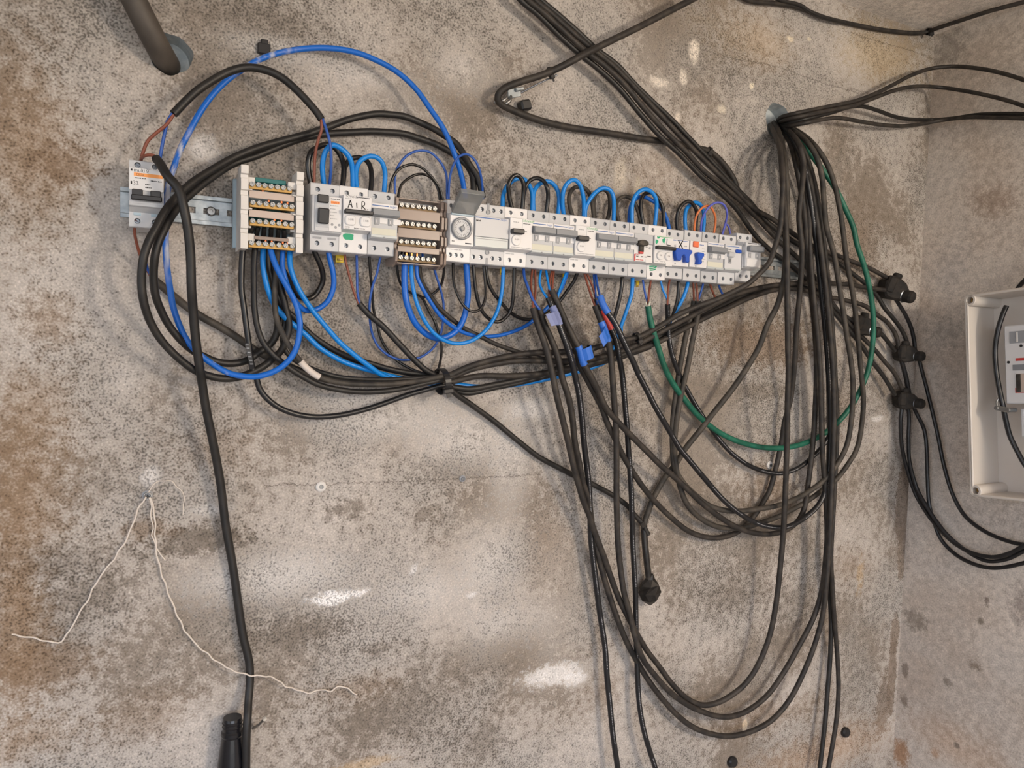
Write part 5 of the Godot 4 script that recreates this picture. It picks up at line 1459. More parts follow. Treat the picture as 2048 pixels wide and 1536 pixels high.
	sheathed("feeder from the first breaker pair making the lowest wide loop", "sheath_dusty", 9.6,
		[1078, 616, 1087, 645, 1103, 680, 1116, 715, 1124, 754, 1137, 795, 1145, 838, 1150, 886, 1158, 925, 1166, 965, 1178, 1004, 1184, 1050, 1193, 1095, 1203, 1137, 1217, 1185, 1235, 1238, 1251, 1279, 1269, 1314, 1292, 1353, 1320, 1392, 1351, 1427, 1384, 1453, 1423, 1468, 1462, 1472, 1504, 1462, 1545, 1439, 1580, 1398, 1609, 1341, 1631, 1284, 1646, 1227, 1653, 1161, 1658, 1098, 1660, 1050, 1662, 998, 1666, 904, 1668, 834, 1666, 740, 1660, 660, 1652, 580, 1642, 500, 1634, 440, 1624, 380, 1606, 310, 1584, 270, 1562, 248],
		[54, 60, 60, 48, 34, 26, 22, 20, 20, 22, 26, 34, 44, 56, 62, 66, 70, 74, 60, -20], [["thin_blue", 4.2, [1047, 534, 1049, 555, 1054, 569, 1064, 596, 1075, 614, 1082, 622], [34, 42, 50, 58, 56]]], [], G)
	sheathed("printed feeder dropping straight out of view from blue-flagged tape", "sheath_new", 9.4,
		[1097, 596, 1105, 614, 1114, 634, 1121, 657, 1134, 692, 1144, 725, 1152, 760, 1158, 789, 1164, 838, 1168, 886, 1174, 935, 1178, 974, 1180, 1020, 1182, 1078, 1186, 1117, 1192, 1166, 1198, 1215, 1203, 1248, 1210, 1295, 1214, 1353, 1220, 1412, 1226, 1470, 1236, 1540],
		[60, 72, 72, 62, 46, 34, 26, 22, 20, 24, 30], [["cyan", 3.6, [1083, 534, 1079, 565, 1085, 582, 1093, 594, 1098, 602], [34, 44, 54, 60]], ["cyan", 3.6, [1091, 534, 1095, 559, 1098, 575, 1101, 592], [34, 46, 56]], ["brown", 3.6, [1105, 536, 1099, 569, 1099, 598], [34, 46, 60]]], [[1114, 632, 22.0, "tape_pale", -20.0, -6.0, "tape_pale"]])
	sheathed("feeder under the second blue tape rising to the hole behind the others", "sheath_dusty", 9.6,
		[1103, 580, 1114, 604, 1130, 641, 1147, 676, 1159, 698, 1166, 724, 1180, 750, 1195, 779, 1211, 814, 1234, 842, 1264, 873, 1293, 902, 1322, 931, 1352, 957, 1381, 984, 1400, 1003, 1434, 1030, 1469, 1052, 1504, 1065, 1539, 1068, 1570, 1061, 1594, 1044, 1608, 1018, 1617, 962, 1624, 904, 1629, 845, 1633, 740, 1630, 660, 1622, 580, 1614, 500, 1610, 440, 1602, 380, 1590, 320, 1578, 280, 1560, 252],
		[58, 66, 70, 66, 58, 50, 44, 38, 34, 32, 32, 34, 40, 50, 60, 60, -20], [["brown", 3.6, [1108, 536, 1105, 569, 1104, 588], [34, 46, 58]]], [[1161, 711, 22.0, "tape_blue", 14.0, 7.0]], G)
	sheathed("feeder beside the second blue tape curving to a loop behind the taped joint", "sheath_dusty", 9.4,
		[1112, 608, 1122, 637, 1142, 676, 1153, 700, 1160, 731, 1172, 755, 1187, 783, 1203, 814, 1215, 847, 1230, 877, 1243, 906, 1260, 935, 1283, 970, 1309, 1002, 1340, 1033, 1375, 1061, 1410, 1074, 1441, 1075, 1471, 1066, 1494, 1048, 1511, 1028, 1524, 1008, 1539, 981, 1551, 939, 1563, 885, 1569, 845, 1581, 798, 1588, 740, 1593, 657, 1600, 578, 1604, 500, 1598, 433, 1604, 375, 1607, 326, 1600, 293, 1584, 269, 1562, 250],
		[46, 50, 54, 52, 44, 36, 26, 20, 16, 14, 12, 12, 16, 30, 60, 84, 90, 80, -20], [["cyan", 4.0, [1132, 546, 1126, 562, 1118, 584, 1112, 606], [34, 38, 44, 46]]], [], G)
	sheathed("feeder with blue flagged tape dropping into the middle loop", "sheath_dusty", 9.6,
		[1190, 611, 1200, 637, 1210, 663, 1219, 696, 1224, 740, 1228, 798, 1232, 857, 1233, 916, 1233, 994, 1234, 1040, 1236, 1090, 1241, 1137, 1248, 1185, 1260, 1230, 1268, 1266, 1286, 1318, 1312, 1353, 1339, 1383, 1374, 1409, 1404, 1423, 1433, 1432, 1462, 1433, 1496, 1421, 1536, 1389, 1568, 1344, 1599, 1290, 1628, 1233, 1643, 1183, 1650, 1129, 1654, 1068, 1650, 974, 1645, 904, 1642, 810, 1640, 740, 1634, 660, 1626, 580, 1620, 500, 1618, 440, 1612, 380, 1598, 320, 1580, 274, 1560, 250],
		[60, 66, 62, 50, 40, 34, 34, 36, 34, 30, 28, 30, 34, 44, 52, 56, 60, 62, 60, -20], [["brown", 3.4, [1167, 541, 1177, 575, 1190, 612], [34, 46, 60]], ["thin_blue", 3.4, [1187, 545, 1190, 579, 1194, 608, 1196, 618], [34, 48, 60]]], [[1209, 664, 22.0, "tape_blue", -13.0, -16.0, "tape_blue"]], G)
	sheathed("printed feeder with a red sleeve dropping out of view", "sheath_new", 9.0,
		[1190, 597, 1200, 617, 1209, 632, 1215, 645, 1225, 665, 1233, 686, 1240, 723, 1244, 745, 1249, 798, 1254, 857, 1258, 916, 1262, 974, 1264, 1033, 1265, 1078, 1268, 1137, 1271, 1195, 1272, 1254, 1273, 1295, 1275, 1353, 1279, 1412, 1290, 1470, 1312, 1540],
		[46, 54, 56, 50, 42, 30, 22, 18, 18, 24, 32], [["brown", 3.4, [1171, 541, 1185, 573, 1192, 600], [34, 42, 46]]], [[1213, 640, 26.0, "tape_red"]])
	sheathed("printed feeder with blue tape swinging in a long slant to the loops", "sheath_new", 9.2,
		[1200, 592, 1206, 609, 1216, 626, 1229, 645, 1241, 669, 1251, 691, 1264, 718, 1278, 750, 1293, 779, 1313, 818, 1336, 857, 1359, 896, 1375, 916, 1410, 958, 1445, 998, 1481, 1028, 1516, 1047, 1551, 1055, 1579, 1052, 1610, 1035, 1640, 1005, 1654, 965, 1660, 900, 1660, 820, 1656, 740, 1650, 660, 1642, 580, 1634, 500, 1626, 440, 1616, 370, 1602, 315, 1582, 274, 1562, 252],
		[66, 74, 78, 76, 70, 62, 56, 52, 50, 50, 50, 50, 52, 60, 66, 70, -20], [["thin_blue", 3.6, [1191, 545, 1196, 577, 1201, 596], [34, 52, 66]]], [[1205, 609, 22.0, "tape_blue"]], G)
	sheathed("green cable looping from the L breaker up to the hole", "green", 9.8,
		[1296, 612, 1300, 637, 1306, 661, 1318, 700, 1328, 731, 1344, 764, 1370, 800, 1399, 834, 1434, 862, 1469, 880, 1504, 891, 1539, 896, 1574, 895, 1610, 886, 1645, 869, 1675, 845, 1699, 817, 1720, 782, 1736, 740, 1745, 690, 1747, 640, 1741, 587, 1730, 538, 1714, 489, 1706, 453, 1689, 414, 1673, 381, 1653, 350, 1615, 300, 1590, 270, 1566, 252],
		[44, 42, 36, 28, 22, 22, 26, 34, 50, 62, 66, 62, 54, 40, -20], [["thin_blue", 3.4, [1285, 556, 1288, 575, 1291, 590, 1296, 608, 1297, 616], [34, 38, 44]], ["brown", 3.4, [1302, 558, 1298, 585, 1296, 610], [34, 40, 44]], ["label_cream", 3.0, [1296, 618, 1298, 610, 1300, 603], [44, 46, 47]], ["label_cream", 2.6, [1294, 616, 1293, 610, 1291, 604], [44, 46, 47]]], [], "")
	sheathed("printed black cable looping just below the green one", "sheath_new", 8.4,
		[1335, 609, 1336, 637, 1339, 686, 1349, 725, 1362, 757, 1376, 784, 1395, 817, 1418, 851, 1443, 885, 1471, 913, 1504, 934, 1539, 945, 1567, 946, 1598, 935, 1626, 913, 1647, 890, 1664, 857, 1668, 800, 1662, 740, 1654, 660, 1646, 580, 1638, 500, 1630, 440, 1618, 370, 1600, 310, 1580, 272, 1560, 254],
		[44, 34, 24, 18, 16, 16, 18, 26, 34, 40, 46, 52, 50, -20], [["cyan", 3.6, [1320, 556, 1326, 580, 1334, 597, 1336, 614], [34, 38, 44]], ["brown", 3.4, [1340, 556, 1336, 579, 1335, 612], [34, 38, 44]]], [], G)
	sheathed("grey cable from the blue-levered module making the innermost deep loop", "sheath_grey", 9.2,
		[1388, 602, 1384, 625, 1375, 657, 1367, 696, 1358, 744, 1354, 775, 1349, 810, 1345, 852, 1345, 892, 1349, 934, 1368, 967, 1392, 991, 1417, 1010, 1446, 1020, 1481, 1022, 1516, 1018, 1551, 1012, 1586, 1000, 1621, 981, 1650, 958, 1675, 927, 1693, 892, 1702, 845, 1706, 787, 1704, 740, 1693, 665, 1681, 587, 1668, 509, 1653, 453, 1648, 404, 1644, 355, 1634, 316, 1615, 285, 1588, 262, 1562, 246],
		[26, 24, 24, 26, 28, 34, 40, 44, 50, 60, 70, 80, 84, 84, 76, -20], [["brown", 3.4, [1386, 560, 1387, 580, 1388, 606], [34, 30, 26]], ["thin_blue", 3.6, [1408, 560, 1403, 580, 1394, 608], [34, 30, 26]]], [], G)
	sheathed("grey cable beside the innermost loop, swinging out widest before the hole", "sheath_grey", 9.2,
		[1396, 602, 1396, 625, 1392, 647, 1384, 686, 1377, 725, 1368, 765, 1360, 800, 1353, 845, 1349, 892, 1353, 939, 1364, 986, 1380, 1017, 1406, 1040, 1434, 1053, 1462, 1057, 1492, 1054, 1527, 1044, 1560, 1032, 1590, 1016, 1612, 1004, 1645, 980, 1674, 957, 1692, 934, 1713, 899, 1723, 852, 1727, 798, 1722, 743, 1715, 665, 1707, 597, 1693, 518, 1685, 453, 1679, 414, 1668, 365, 1652, 324, 1631, 293, 1605, 269, 1562, 244],
		[34, 34, 32, 32, 30, 26, 22, 22, 26, 34, 44, 56, 70, 78, 78, 70, -20], [["brown", 3.4, [1392, 560, 1394, 580, 1396, 606], [34, 32, 34]]], [], G)
	# --- long bundle to the right, from the tie ------------------------------------------------------------
	wire("black_cable", "cable rising out of the bundle to cross in front up to the hole", "sheath_dusty", 8.6,
		[884, 757, 905, 748, 939, 733, 987, 719, 1036, 709, 1075, 705, 1105, 705, 1134, 703, 1173, 700, 1202, 692, 1241, 682, 1279, 673, 1318, 653, 1357, 629, 1396, 612, 1435, 598, 1465, 584, 1494, 569, 1517, 549, 1539, 524, 1550, 493, 1560, 457, 1564, 410, 1566, 350, 1560, 300, 1550, 270, 1540, 250], [34, 34, 36, 38, 40, 44, 60, 80, 96, 104, 96, -20], "", "cable")
	wire("black_cable", "upper bundle cable running level behind the risers to the topmost clamp", "sheath_dusty", 8.6,
		[884, 761, 905, 753, 948, 737, 1007, 725, 1046, 721, 1095, 722, 1134, 722, 1183, 718, 1222, 709, 1260, 696, 1299, 676, 1338, 655, 1377, 635, 1416, 614, 1465, 592, 1513, 577, 1562, 569, 1611, 566, 1658, 567, 1697, 569, 1732, 575, 1770, 580], [28, 30, 34, 36, 40, 44, 40, 26, 22, 26], "", "cable")
	wire("black_cable", "middle bundle cable bending behind the risers to the clamp behind the green cable", "sheath_dusty", 8.6,
		[884, 766, 905, 763, 958, 752, 1017, 752, 1075, 748, 1124, 740, 1153, 735, 1202, 721, 1251, 707, 1308, 688, 1357, 664, 1416, 633, 1455, 616, 1494, 598, 1543, 581, 1572, 577, 1611, 581, 1658, 594, 1697, 602, 1730, 612, 1754, 630, 1775, 645, 1791, 669, 1799, 700], [24, 24, 28, 32, 34, 30, 22, 18, 22, 26], "", "cable")
	wire("black_cable", "low bundle cable slipping behind the risers towards the clamps", "sheath_black", 8.6,
		[884, 772, 905, 774, 939, 778, 987, 770, 1046, 758, 1095, 745, 1134, 731, 1163, 727, 1202, 714, 1240, 701, 1290, 684, 1340, 664, 1390, 640, 1440, 614, 1490, 590, 1540, 575, 1600, 574, 1640, 590, 1680, 625, 1720, 650, 1754, 661, 1769, 675, 1790, 702], [18, 18, 20, 22, 24, 22, 12, 10, 16, 22], "", "cable")
	wire("black_cable", "lowest bundle cable hugging the wall under the blue one", "sheath_black", 8.0,
		[884, 778, 905, 780, 939, 786, 987, 776, 1046, 764, 1095, 752, 1134, 742, 1163, 735, 1202, 725, 1250, 712, 1300, 694], [12, 12, 12, 14, 16], "", "cable")
	# --- diagonal bundle from above --------------------------------------------------------------------------
	wire("black_cable", "diagonal bundle strand nearest the breakers, passing behind their end to the lowest clamp", "sheath_black", 8.4,
		[1030, -14, 1044, 3, 1077, 30, 1115, 68, 1158, 107, 1197, 138, 1238, 176, 1279, 226, 1320, 272, 1361, 310, 1402, 352, 1433, 378, 1455, 399, 1473, 418, 1492, 445, 1509, 469, 1528, 489, 1550, 508, 1577, 527, 1596, 543, 1624, 572, 1655, 610, 1690, 650, 1722, 690, 1744, 723, 1765, 750, 1790, 790], [30, 30, 28, 26, 24, 20, 14, 12, 12, 14, 20, 26], "", "cable")
	wire("black_cable", "diagonal bundle strand splitting off second to the lowest clamp", "sheath_dusty", 8.4,
		[1044, -14, 1058, 2, 1092, 30, 1131, 66, 1172, 103, 1210, 132, 1248, 168, 1288, 216, 1328, 260, 1369, 300, 1408, 342, 1440, 367, 1465, 388, 1484, 405, 1504, 426, 1521, 443, 1543, 467, 1565, 489, 1587, 508, 1610, 530, 1640, 570, 1675, 620, 1710, 660, 1750, 700, 1769, 723, 1789, 747, 1808, 786], [34, 36, 36, 34, 30, 22, 14, 12, 10, 12, 20, 26], "", "cable")
	wire("black_cable", "diagonal bundle strand ending at the topmost clamp", "sheath_dusty", 8.4,
		[1058, -14, 1072, 2, 1106, 30, 1146, 66, 1184, 98, 1222, 128, 1259, 164, 1298, 206, 1338, 248, 1374, 286, 1414, 326, 1444, 355, 1468, 378, 1492, 403, 1514, 421, 1536, 433, 1558, 447, 1590, 470, 1620, 489, 1652, 503, 1677, 512, 1712, 526, 1742, 538, 1775, 556], [28, 30, 30, 28, 26, 22, 16, 14, 14, 24], "", "cable")
	wire("black_cable", "diagonal bundle strand slipping behind to the topmost clamp's underside", "sheath_black", 8.4,
		[1070, -14, 1084, 2, 1117, 30, 1158, 66, 1192, 98, 1234, 130, 1269, 168, 1308, 206, 1346, 242, 1380, 278, 1418, 318, 1450, 352, 1476, 380, 1500, 404, 1530, 440, 1570, 472, 1610, 496, 1650, 512, 1677, 526, 1706, 548, 1728, 565, 1753, 590, 1769, 616, 1789, 640, 1806, 665, 1816, 690], [20, 20, 20, 18, 16, 12, 9, 9, 10, 18, 24, 26], "", "cable")
	wire("black_cable", "stiff black cable bent round the metal clip and ducking behind the diagonal bundle", "sheath_dusty", 10.0,
		[1400, -10, 1382, 0, 1330, 27, 1276, 55, 1221, 82, 1166, 110, 1125, 132, 1084, 150, 1043, 163, 1010, 176, 996, 191, 998, 205, 1016, 216, 1051, 231, 1098, 246, 1152, 257, 1221, 267, 1289, 278, 1344, 285, 1398, 297, 1418, 302, 1435, 315, 1453, 336, 1467, 358, 1474, 378, 1478, 396], [52, 52, 48, 34, 26, 18, 12, 10, 9, 8, 8], "", "cable")
	# --- from the hole to the side wall ------------------------------------------------------------------------
	wire("black_cable", "highest of four cables arching from the hole onto the side wall", "sheath_dusty", 7.4, [1556, 240, 1566, 233, 1595, 226, 1648, 215, 1707, 203, 1746, 189, 1785, 170, 1824, 150, 1863, 137, 1902, 133, 1941, 135, 1990, 143, 2048, 160, 2090, 178], [-20, 36, 44, 44, 40, 34, 30, 34], "", "cable")
	wire("black_cable", "second of four cables arching from the hole onto the side wall", "sheath_dusty", 7.4, [1558, 244, 1570, 240, 1600, 233, 1648, 223, 1707, 211, 1746, 197, 1795, 179, 1834, 173, 1882, 175, 1941, 184, 2000, 197, 2048, 212, 2090, 228], [-20, 40, 46, 44, 38, 30, 28, 34], "", "cable")
	wire("black_cable", "third cable from the hole dipping past the corner of the walls", "sheath_black", 7.4, [1560, 248, 1574, 247, 1610, 238, 1660, 226, 1700, 214, 1726, 213, 1755, 221, 1785, 232, 1814, 238, 1863, 240, 1902, 237, 1961, 229, 2048, 228, 2090, 230], [-20, 36, 40, 34, 24, 18, 20, 26], "", "cable")
	wire("black_cable", "lowest of the cables from the hole crossing to the side wall", "sheath_dusty", 7.4, [1560, 252, 1576, 252, 1610, 246, 1645, 239, 1677, 236, 1726, 244, 1765, 250, 1804, 252, 1843, 248, 1882, 241, 1931, 235, 1990, 235, 2048, 237, 2090, 240], [-20, 42, 46, 34, 26, 24, 26, 32], "", "cable")
	wire("black_cable", "black cable sagging along the edge of the ceiling round the corner", "sheath_dusty", 8.0, [1470, -14, 1500, 2, 1540, 6, 1580, 11, 1610, 20, 1648, 35, 1707, 49, 1765, 60, 1824, 66, 1855, 64, 1873, 57, 1921, 41, 1980, 22, 2048, 4, 2090, -8], [10, 9, 8, 7, 7, 9, 10, 10], "", "cable")
	wire("black_cable", "thin black cable lying against the ceiling-edge cable for a short way", "sheath_black", 6.0, [1530, -14, 1560, 0, 1600, 10, 1622, 24, 1650, 36, 1690, 46], [14, 14, 15, 14], "", "cable")
	# --- two risers hanging straight down -----------------------------------------------------------------------
	wire("black_cable", "riser hanging straight from the hole to below the loops", "sheath_black", 8.8, [1558, 246, 1584, 272, 1606, 310, 1622, 370, 1634, 440, 1642, 520, 1650, 620, 1656, 740, 1658, 860, 1656, 1000, 1657, 1145, 1662, 1240, 1660, 1319, 1655, 1382, 1650, 1446, 1639, 1540], [-20, 50, 40, 34, 30, 26, 22, 20, 20, 24, 30], G, "cable")
	wire("black_cable", "riser hanging straight from the hole, swinging outermost past the black wall plug", "sheath_dusty", 8.8, [1560, 248, 1588, 272, 1612, 310, 1630, 370, 1642, 440, 1652, 520, 1662, 620, 1670, 740, 1674, 860, 1668, 1000, 1662, 1110, 1664, 1161, 1669, 1240, 1675, 1319, 1677, 1382, 1672, 1446, 1656, 1540], [-20, 46, 34, 28, 26, 30, 34, 30, 26, 30, 34], G, "cable")
	sheathed("grey cable slanting from the hole down to the black-taped joint", "sheath_grey", 9.6,
		[1552, 250, 1562, 280, 1570, 330, 1574, 400, 1572, 470, 1570, 540, 1564, 580, 1553, 614, 1535, 649, 1517, 696, 1494, 735, 1465, 778, 1430, 822, 1403, 857, 1371, 897, 1352, 927, 1328, 958, 1305, 1000, 1296, 1024, 1290, 1042, 1288, 1059, 1290, 1088, 1293, 1117, 1297, 1152, 1299, 1164],
		[-20, 70, 84, 80, 66, 50, 34, 22, 14, 12, 14, 18, 18], [], [[1291, 1105, 76.0, "tape_black"]])
	# --- clamp cables on the corner ---------------------------------------------------------------------------------
	wire("black_cable", "short outer cable between topmost clamp and the middle clamp", "sheath_new", 8.0, [1790, 596, 1800, 612, 1811, 630, 1822, 655, 1828, 680, 1830, 700], [22, 24, 24, 24], "", "cable")
	wire("black_cable", "cable from the middle clamp sweeping wide below the grey box", "sheath_new", 7.6, [1836, 708, 1841, 730, 1850, 764, 1864, 820, 1876, 872, 1888, 931, 1906, 990, 1931, 1033, 1970, 1063, 2018, 1083, 2048, 1089, 2090, 1092], [22, 20, 18, 18, 20, 24], "", "cable")
	wire("black_cable", "short thick cable joining the middle and lowest clamps", "sheath_new", 9.4, [1800, 712, 1806, 732, 1812, 755, 1816, 776, 1820, 796], [26, 26, 26], "", "cable")
	wire("black_cable", "outer cable below the lowest clamp bending under the others", "sheath_new", 7.6, [1826, 812, 1834, 829, 1848, 858, 1853, 893, 1855, 952, 1858, 1005, 1866, 1038, 1883, 1080, 1914, 1111, 1956, 1131, 1994, 1136, 2048, 1126, 2090, 1112], [22, 20, 18, 16, 14, 18, 22], "", "cable")
	wire("black_cable", "innermost cable below the lowest clamp crossing the others", "sheath_new", 7.6, [1804, 814, 1801, 843, 1803, 887, 1812, 931, 1830, 986, 1848, 1018, 1868, 1046, 1904, 1083, 1942, 1105, 1984, 1114, 2018, 1107, 2048, 1091, 2090, 1066], [22, 20, 18, 20, 26, 28, 30], "", "cable")
	wire("black_cable", "middle cable below the lowest clamp", "sheath_new", 7.6, [1816, 814, 1818, 834, 1817, 878, 1819, 922, 1831, 969, 1848, 1004, 1888, 1062, 1925, 1096, 1970, 1121, 2010, 1119, 2048, 1102, 2090, 1080], [24, 24, 26, 26, 20, 20, 24], "", "cable")
	wire("black_cable", "short black cable leading down behind the top of the grey junction box", "sheath_new", 8.0, [2100, 520, 2070, 540, 2048, 562, 2036, 576, 2030, 590], [10, 9, 8], "", "cable")

# ------------------------------------------------------------------ things on the walls
func ribbon(pts: PackedVector3Array, width: float, thick: float, side: Vector3) -> Mesh:
	var st := begin()
	for i in pts.size() - 1:
		var a := pts[i]
		var b := pts[i + 1]
		var d := (b - a).normalized()
		var n := d.cross(side).normalized()
		var s := side.normalized() * width / 2
		var up := n * thick / 2
		var c := (a + b) / 2
		face(st, a + s + up, b + s + up, b - s + up, a - s + up, c)
		face(st, a + s - up, b + s - up, b - s - up, a - s - up, c)
		face(st, a + s + up, b + s + up, b + s - up, a + s - up, c)
		face(st, a - s + up, b - s + up, b - s - up, a - s - up, c)
	return st.commit()

func cable_tie(label: String, u: float, v: float, z: float, rx: float, ry: float, width: float, along: Vector3, head_angle: float, tail := 0.0) -> void:
	var c := at(u, v, z)
	var t := thing("cable_tie", label, "cable tie", c)
	var e1 := along.cross(Vector3.BACK).normalized()
	var pts := PackedVector3Array()
	for i in 29:
		var a := TAU * i / 28.0
		pts.append(e1 * cos(a) * ry + Vector3.BACK * sin(a) * rx)
	obj("band", ribbon(pts, width, 1.4, along), mat("black_plastic"), t)
	var hd := e1 * cos(head_angle) * (ry + 1.5) + Vector3.BACK * sin(head_angle) * (rx + 1.5)
	var h := box(t, "lock_head", hd, Vector3(width * 1.7, 6.0, 5.6), mat("black_plastic"), 0.8, Basis(along.normalized(), Vector3.BACK.cross(along).normalized(), Vector3.BACK))
	if tail > 0.0:
		box(h, "tail", e1 * tail * 0.5 + Vector3(0, 0, 1.0), Vector3(width * 0.8, tail, 1.2), mat("black_plastic"), 0.2, Basis(along.normalized(), Vector3.BACK.cross(along).normalized(), Vector3.BACK))

func cable_clamp(label: String, u: float, v: float, off: float, k: float, turn: float) -> void:
	var c := at(u, v, off)
	var t := thing("cable_clamp", label, "clamp", c)
	t.rotation = Vector3(0.1, -0.45, turn)
	var poly := PackedVector2Array()
	for q in [[-22, -10], [-24, 8], [-16, 17], [-4, 20], [12, 14], [20, 6], [22, -8], [12, -17], [-6, -20], [-16, -18]]:
		poly.append(Vector2(q[0], q[1]) * k)
	prism(t, "clamp_body", poly, -14 * k, 14 * k, mat("clamp_plastic"), 3.0 * k)
	box(t, "clamp_jaw", Vector3(-14, 4, 9) * k, Vector3(16, 30, 14) * k, mat("clamp_plastic"), 3.0 * k)
	var b := Basis(Vector3.UP, 0.6)
	var cap := lathe(t, "bolt_cap", [[11.0 * k, -8.0 * k], [11.0 * k, 12.0 * k], [9.6 * k, 16.0 * k], [5.0 * k, 18.6 * k], [0.0, 19.2 * k]], mat("clamp_plastic"), Transform3D(b, Vector3(18, -6, 8) * k), 22)
	lathe(cap, "washer", [[11.6 * k, -1.0 * k], [12.6 * k, 0.0], [11.4 * k, 1.0 * k]], mat("screw_dark"), Transform3D(b, Vector3(18, -6, 8) * k), 22)
	lathe(t, "cable_collar", [[8.0 * k, 0.0], [8.0 * k, 9.0 * k], [6.0 * k, 11.0 * k], [0.0, 11.0 * k]], mat("clamp_plastic"), Transform3D(Basis(Vector3.RIGHT, -PI / 2), Vector3(-4, 16, 2) * k), 18)

func wall_plug(called: String, label: String, u: float, v: float, prof: Array, m: String, inner := "", cat := "screw") -> void:
	var t := thing(called, label, cat, at(u, v, 0))
	lathe(t, "collar" if inner != "" else "head", prof, mat(m), Transform3D.IDENTITY, 18)
	if inner != "":
		obj("screw_head", cross_screw_mesh(), mat(inner), t, Vector3(0, 0, 3.4))

func build_wall_bits() -> void:
	# conduit coming out of the first hole
	var p := PackedVector3Array()
	for q in [[338, 132, -40.0], [333, 124, -6.0], [318, 98, 16.0], [296, 56, 30.0], [266, -4, 40.0], [238, -60, 46.0]]:
		p.append(wz(q[0], q[1], q[2]))
	var t := thing("conduit_pipe", "dark grey conduit pipe poking out of the drilled round hole in the wall", "pipe", p[1])
	var inv := PackedVector3Array()
	for q in smooth_path(p, 8.0):
		inv.append(q - p[1])
	obj("pipe", tube_mesh(inv, 13.6, 20), mat("conduit"), t)
	# little black clip above the blue loop
	t = thing("wall_clip", "small flat black plastic clip on the wall touching the blue loop", "clip", at(527, 100, 0))
	box(t, "plate", Vector3(0, 0, 3), Vector3(15, 13, 6), mat("black_plastic"), 1.0)
	box(t, "tab", Vector3(0.6, 8.6, 3), Vector3(8.6, 6.4, 5), mat("black_plastic"), 0.8)
	# metal clip holding the stiff cable
	t = thing("pipe_clip", "crumpled shiny metal clip nailed to the wall holding the bent cable", "clip", at(1013, 196, 0))
	box(t, "saddle", Vector3(2, 2, 20), Vector3(22, 13, 3), mat("zinc"), 0.8, Basis(Vector3.BACK, 0.34) * Basis(Vector3.RIGHT, 0.35))
	box(t, "saddle_lip", Vector3(8, 7, 24), Vector3(14, 5, 6), mat("zinc"), 1.0, Basis(Vector3.BACK, 0.3))
	obj("hook", tube_mesh(smooth_path(PackedVector3Array([Vector3(-8, -2, 18), Vector3(-12, -9, 22), Vector3(-19, -14, 20), Vector3(-25, -14, 12)]), 2.0), 2.2, 8), mat("steel"), t)
	obj("hook", tube_mesh(smooth_path(PackedVector3Array([Vector3(-3, -4, 20), Vector3(-6, -11, 24), Vector3(-13, -17, 22), Vector3(-18, -17, 14)]), 2.0), 2.4, 8), mat("steel"), t)
	box(t, "anchor_block", Vector3(26, -9, 8), Vector3(17, 15, 16), mat("black_plastic"), 2.4, Basis(Vector3.BACK, 0.3))
	obj("stay_rod", tube_mesh(PackedVector3Array([Vector3(14, 5, 14), Vector3(38, 20, 24), Vector3(66, 36, 32)]), 1.3, 8), mat("screw_dark"), t)
	cable_tie("tiny black tie round the stiff cable beside the metal clip", 1100, 144, 34, 6.0, 6.4, 4.0, Vector3(0.93, 0.36, 0), 0.3, 7.0)
	cable_tie("ragged black tie end where the stiff cable passes behind the diagonal bundle", 1418, 302, 9, 6.0, 6.4, 5.0, Vector3(0.93, -0.3, 0), 0.5, 6.0)
	cable_tie("large black tie gathering the cable bundle under the smoked block", 884, 763, 26, 24.0, 18.0, 8.4, Vector3(0.98, 0.12, 0), 0.9, 9.0)
	cable_tie("small black tie with a square head on the rising bundle", 1274, 674, 44, 7.4, 7.0, 5.0, Vector3(0.9, 0.4, 0), 0.5, 6.0)
	cable_tie("small black tie hiding beside the second blue tape", 1180, 699, 40, 6.6, 6.6, 4.4, Vector3(0.95, 0.1, 0), 0.4)
	cable_tie("black tie on the ceiling-edge cable at the corner of the walls", 1858, 63, 9, 6.0, 6.0, 5.0, Vector3(0.9, 0.2, 0.3), 0.6, 5.0)
	# loose toothed tie tail on the first cable under the white block
	t = thing("tie_strap", "toothed black tie strap clinging to the cable under the white block", "cable tie", at(499, 712, 36))
	var sp := PackedVector3Array()
	for q in [[494, 688, 40.0], [497, 702, 41.0], [500, 716, 41.0], [503, 728, 40.0], [503, 738, 38.0]]:
		sp.append(wz(q[0], q[1], q[2]) - at(499, 712, 36))
	obj("strap", ribbon(sp, 5.0, 1.2, Vector3.RIGHT), mat("black_plastic"), t)
	for i in 6:
		var f := i / 6.0 * 3.6
		var k := int(f)
		box(t, "tooth", sp[k].lerp(sp[k + 1], f - k) + Vector3(0, 0, 1.0), Vector3(3.6, 1.2, 1.0), mat("mid_grey"), 0.2)
	# clamps at the corner
	cable_clamp("topmost black cable clamp with round bolt cap where the walls meet", 1788, 578, 26, 1.12, -0.3)
	cable_clamp("black cable clamp hidden behind the green cable", 1726, 652, 20, 0.95, -0.2)
	cable_clamp("middle black cable clamp in the corner chain of clamps", 1812, 706, 28, 0.92, 0.05)
	cable_clamp("lowest black cable clamp with a chalky white side", 1812, 800, 28, 0.92, 0.05)
	# taped joint hanging free
	t = thing("taped_joint", "black tape-wrapped cable joint ending in a faceted cap", "cable joint", at(1300, 1160, 18))
	var jt := Basis(Vector3.BACK, 0.06)
	var fc := begin()
	var rings := []
	for r in [[6.0, 10.0, 0.2], [8.6, 2.0, 0.5], [17.0, -8.0, 0.0], [20.0, -21.0, 0.6], [14.0, -34.0, 0.2], [2.0, -43.0, 0.0]]:
		var ring := []
		for i in 6:
			var a: float = TAU * i / 6.0 + r[2]
			ring.append(jt * Vector3(cos(a) * r[0] * (1.0 + 0.14 * sin(i * 2.3)), r[1], sin(a) * r[0] * 0.8))
		rings.append(ring)
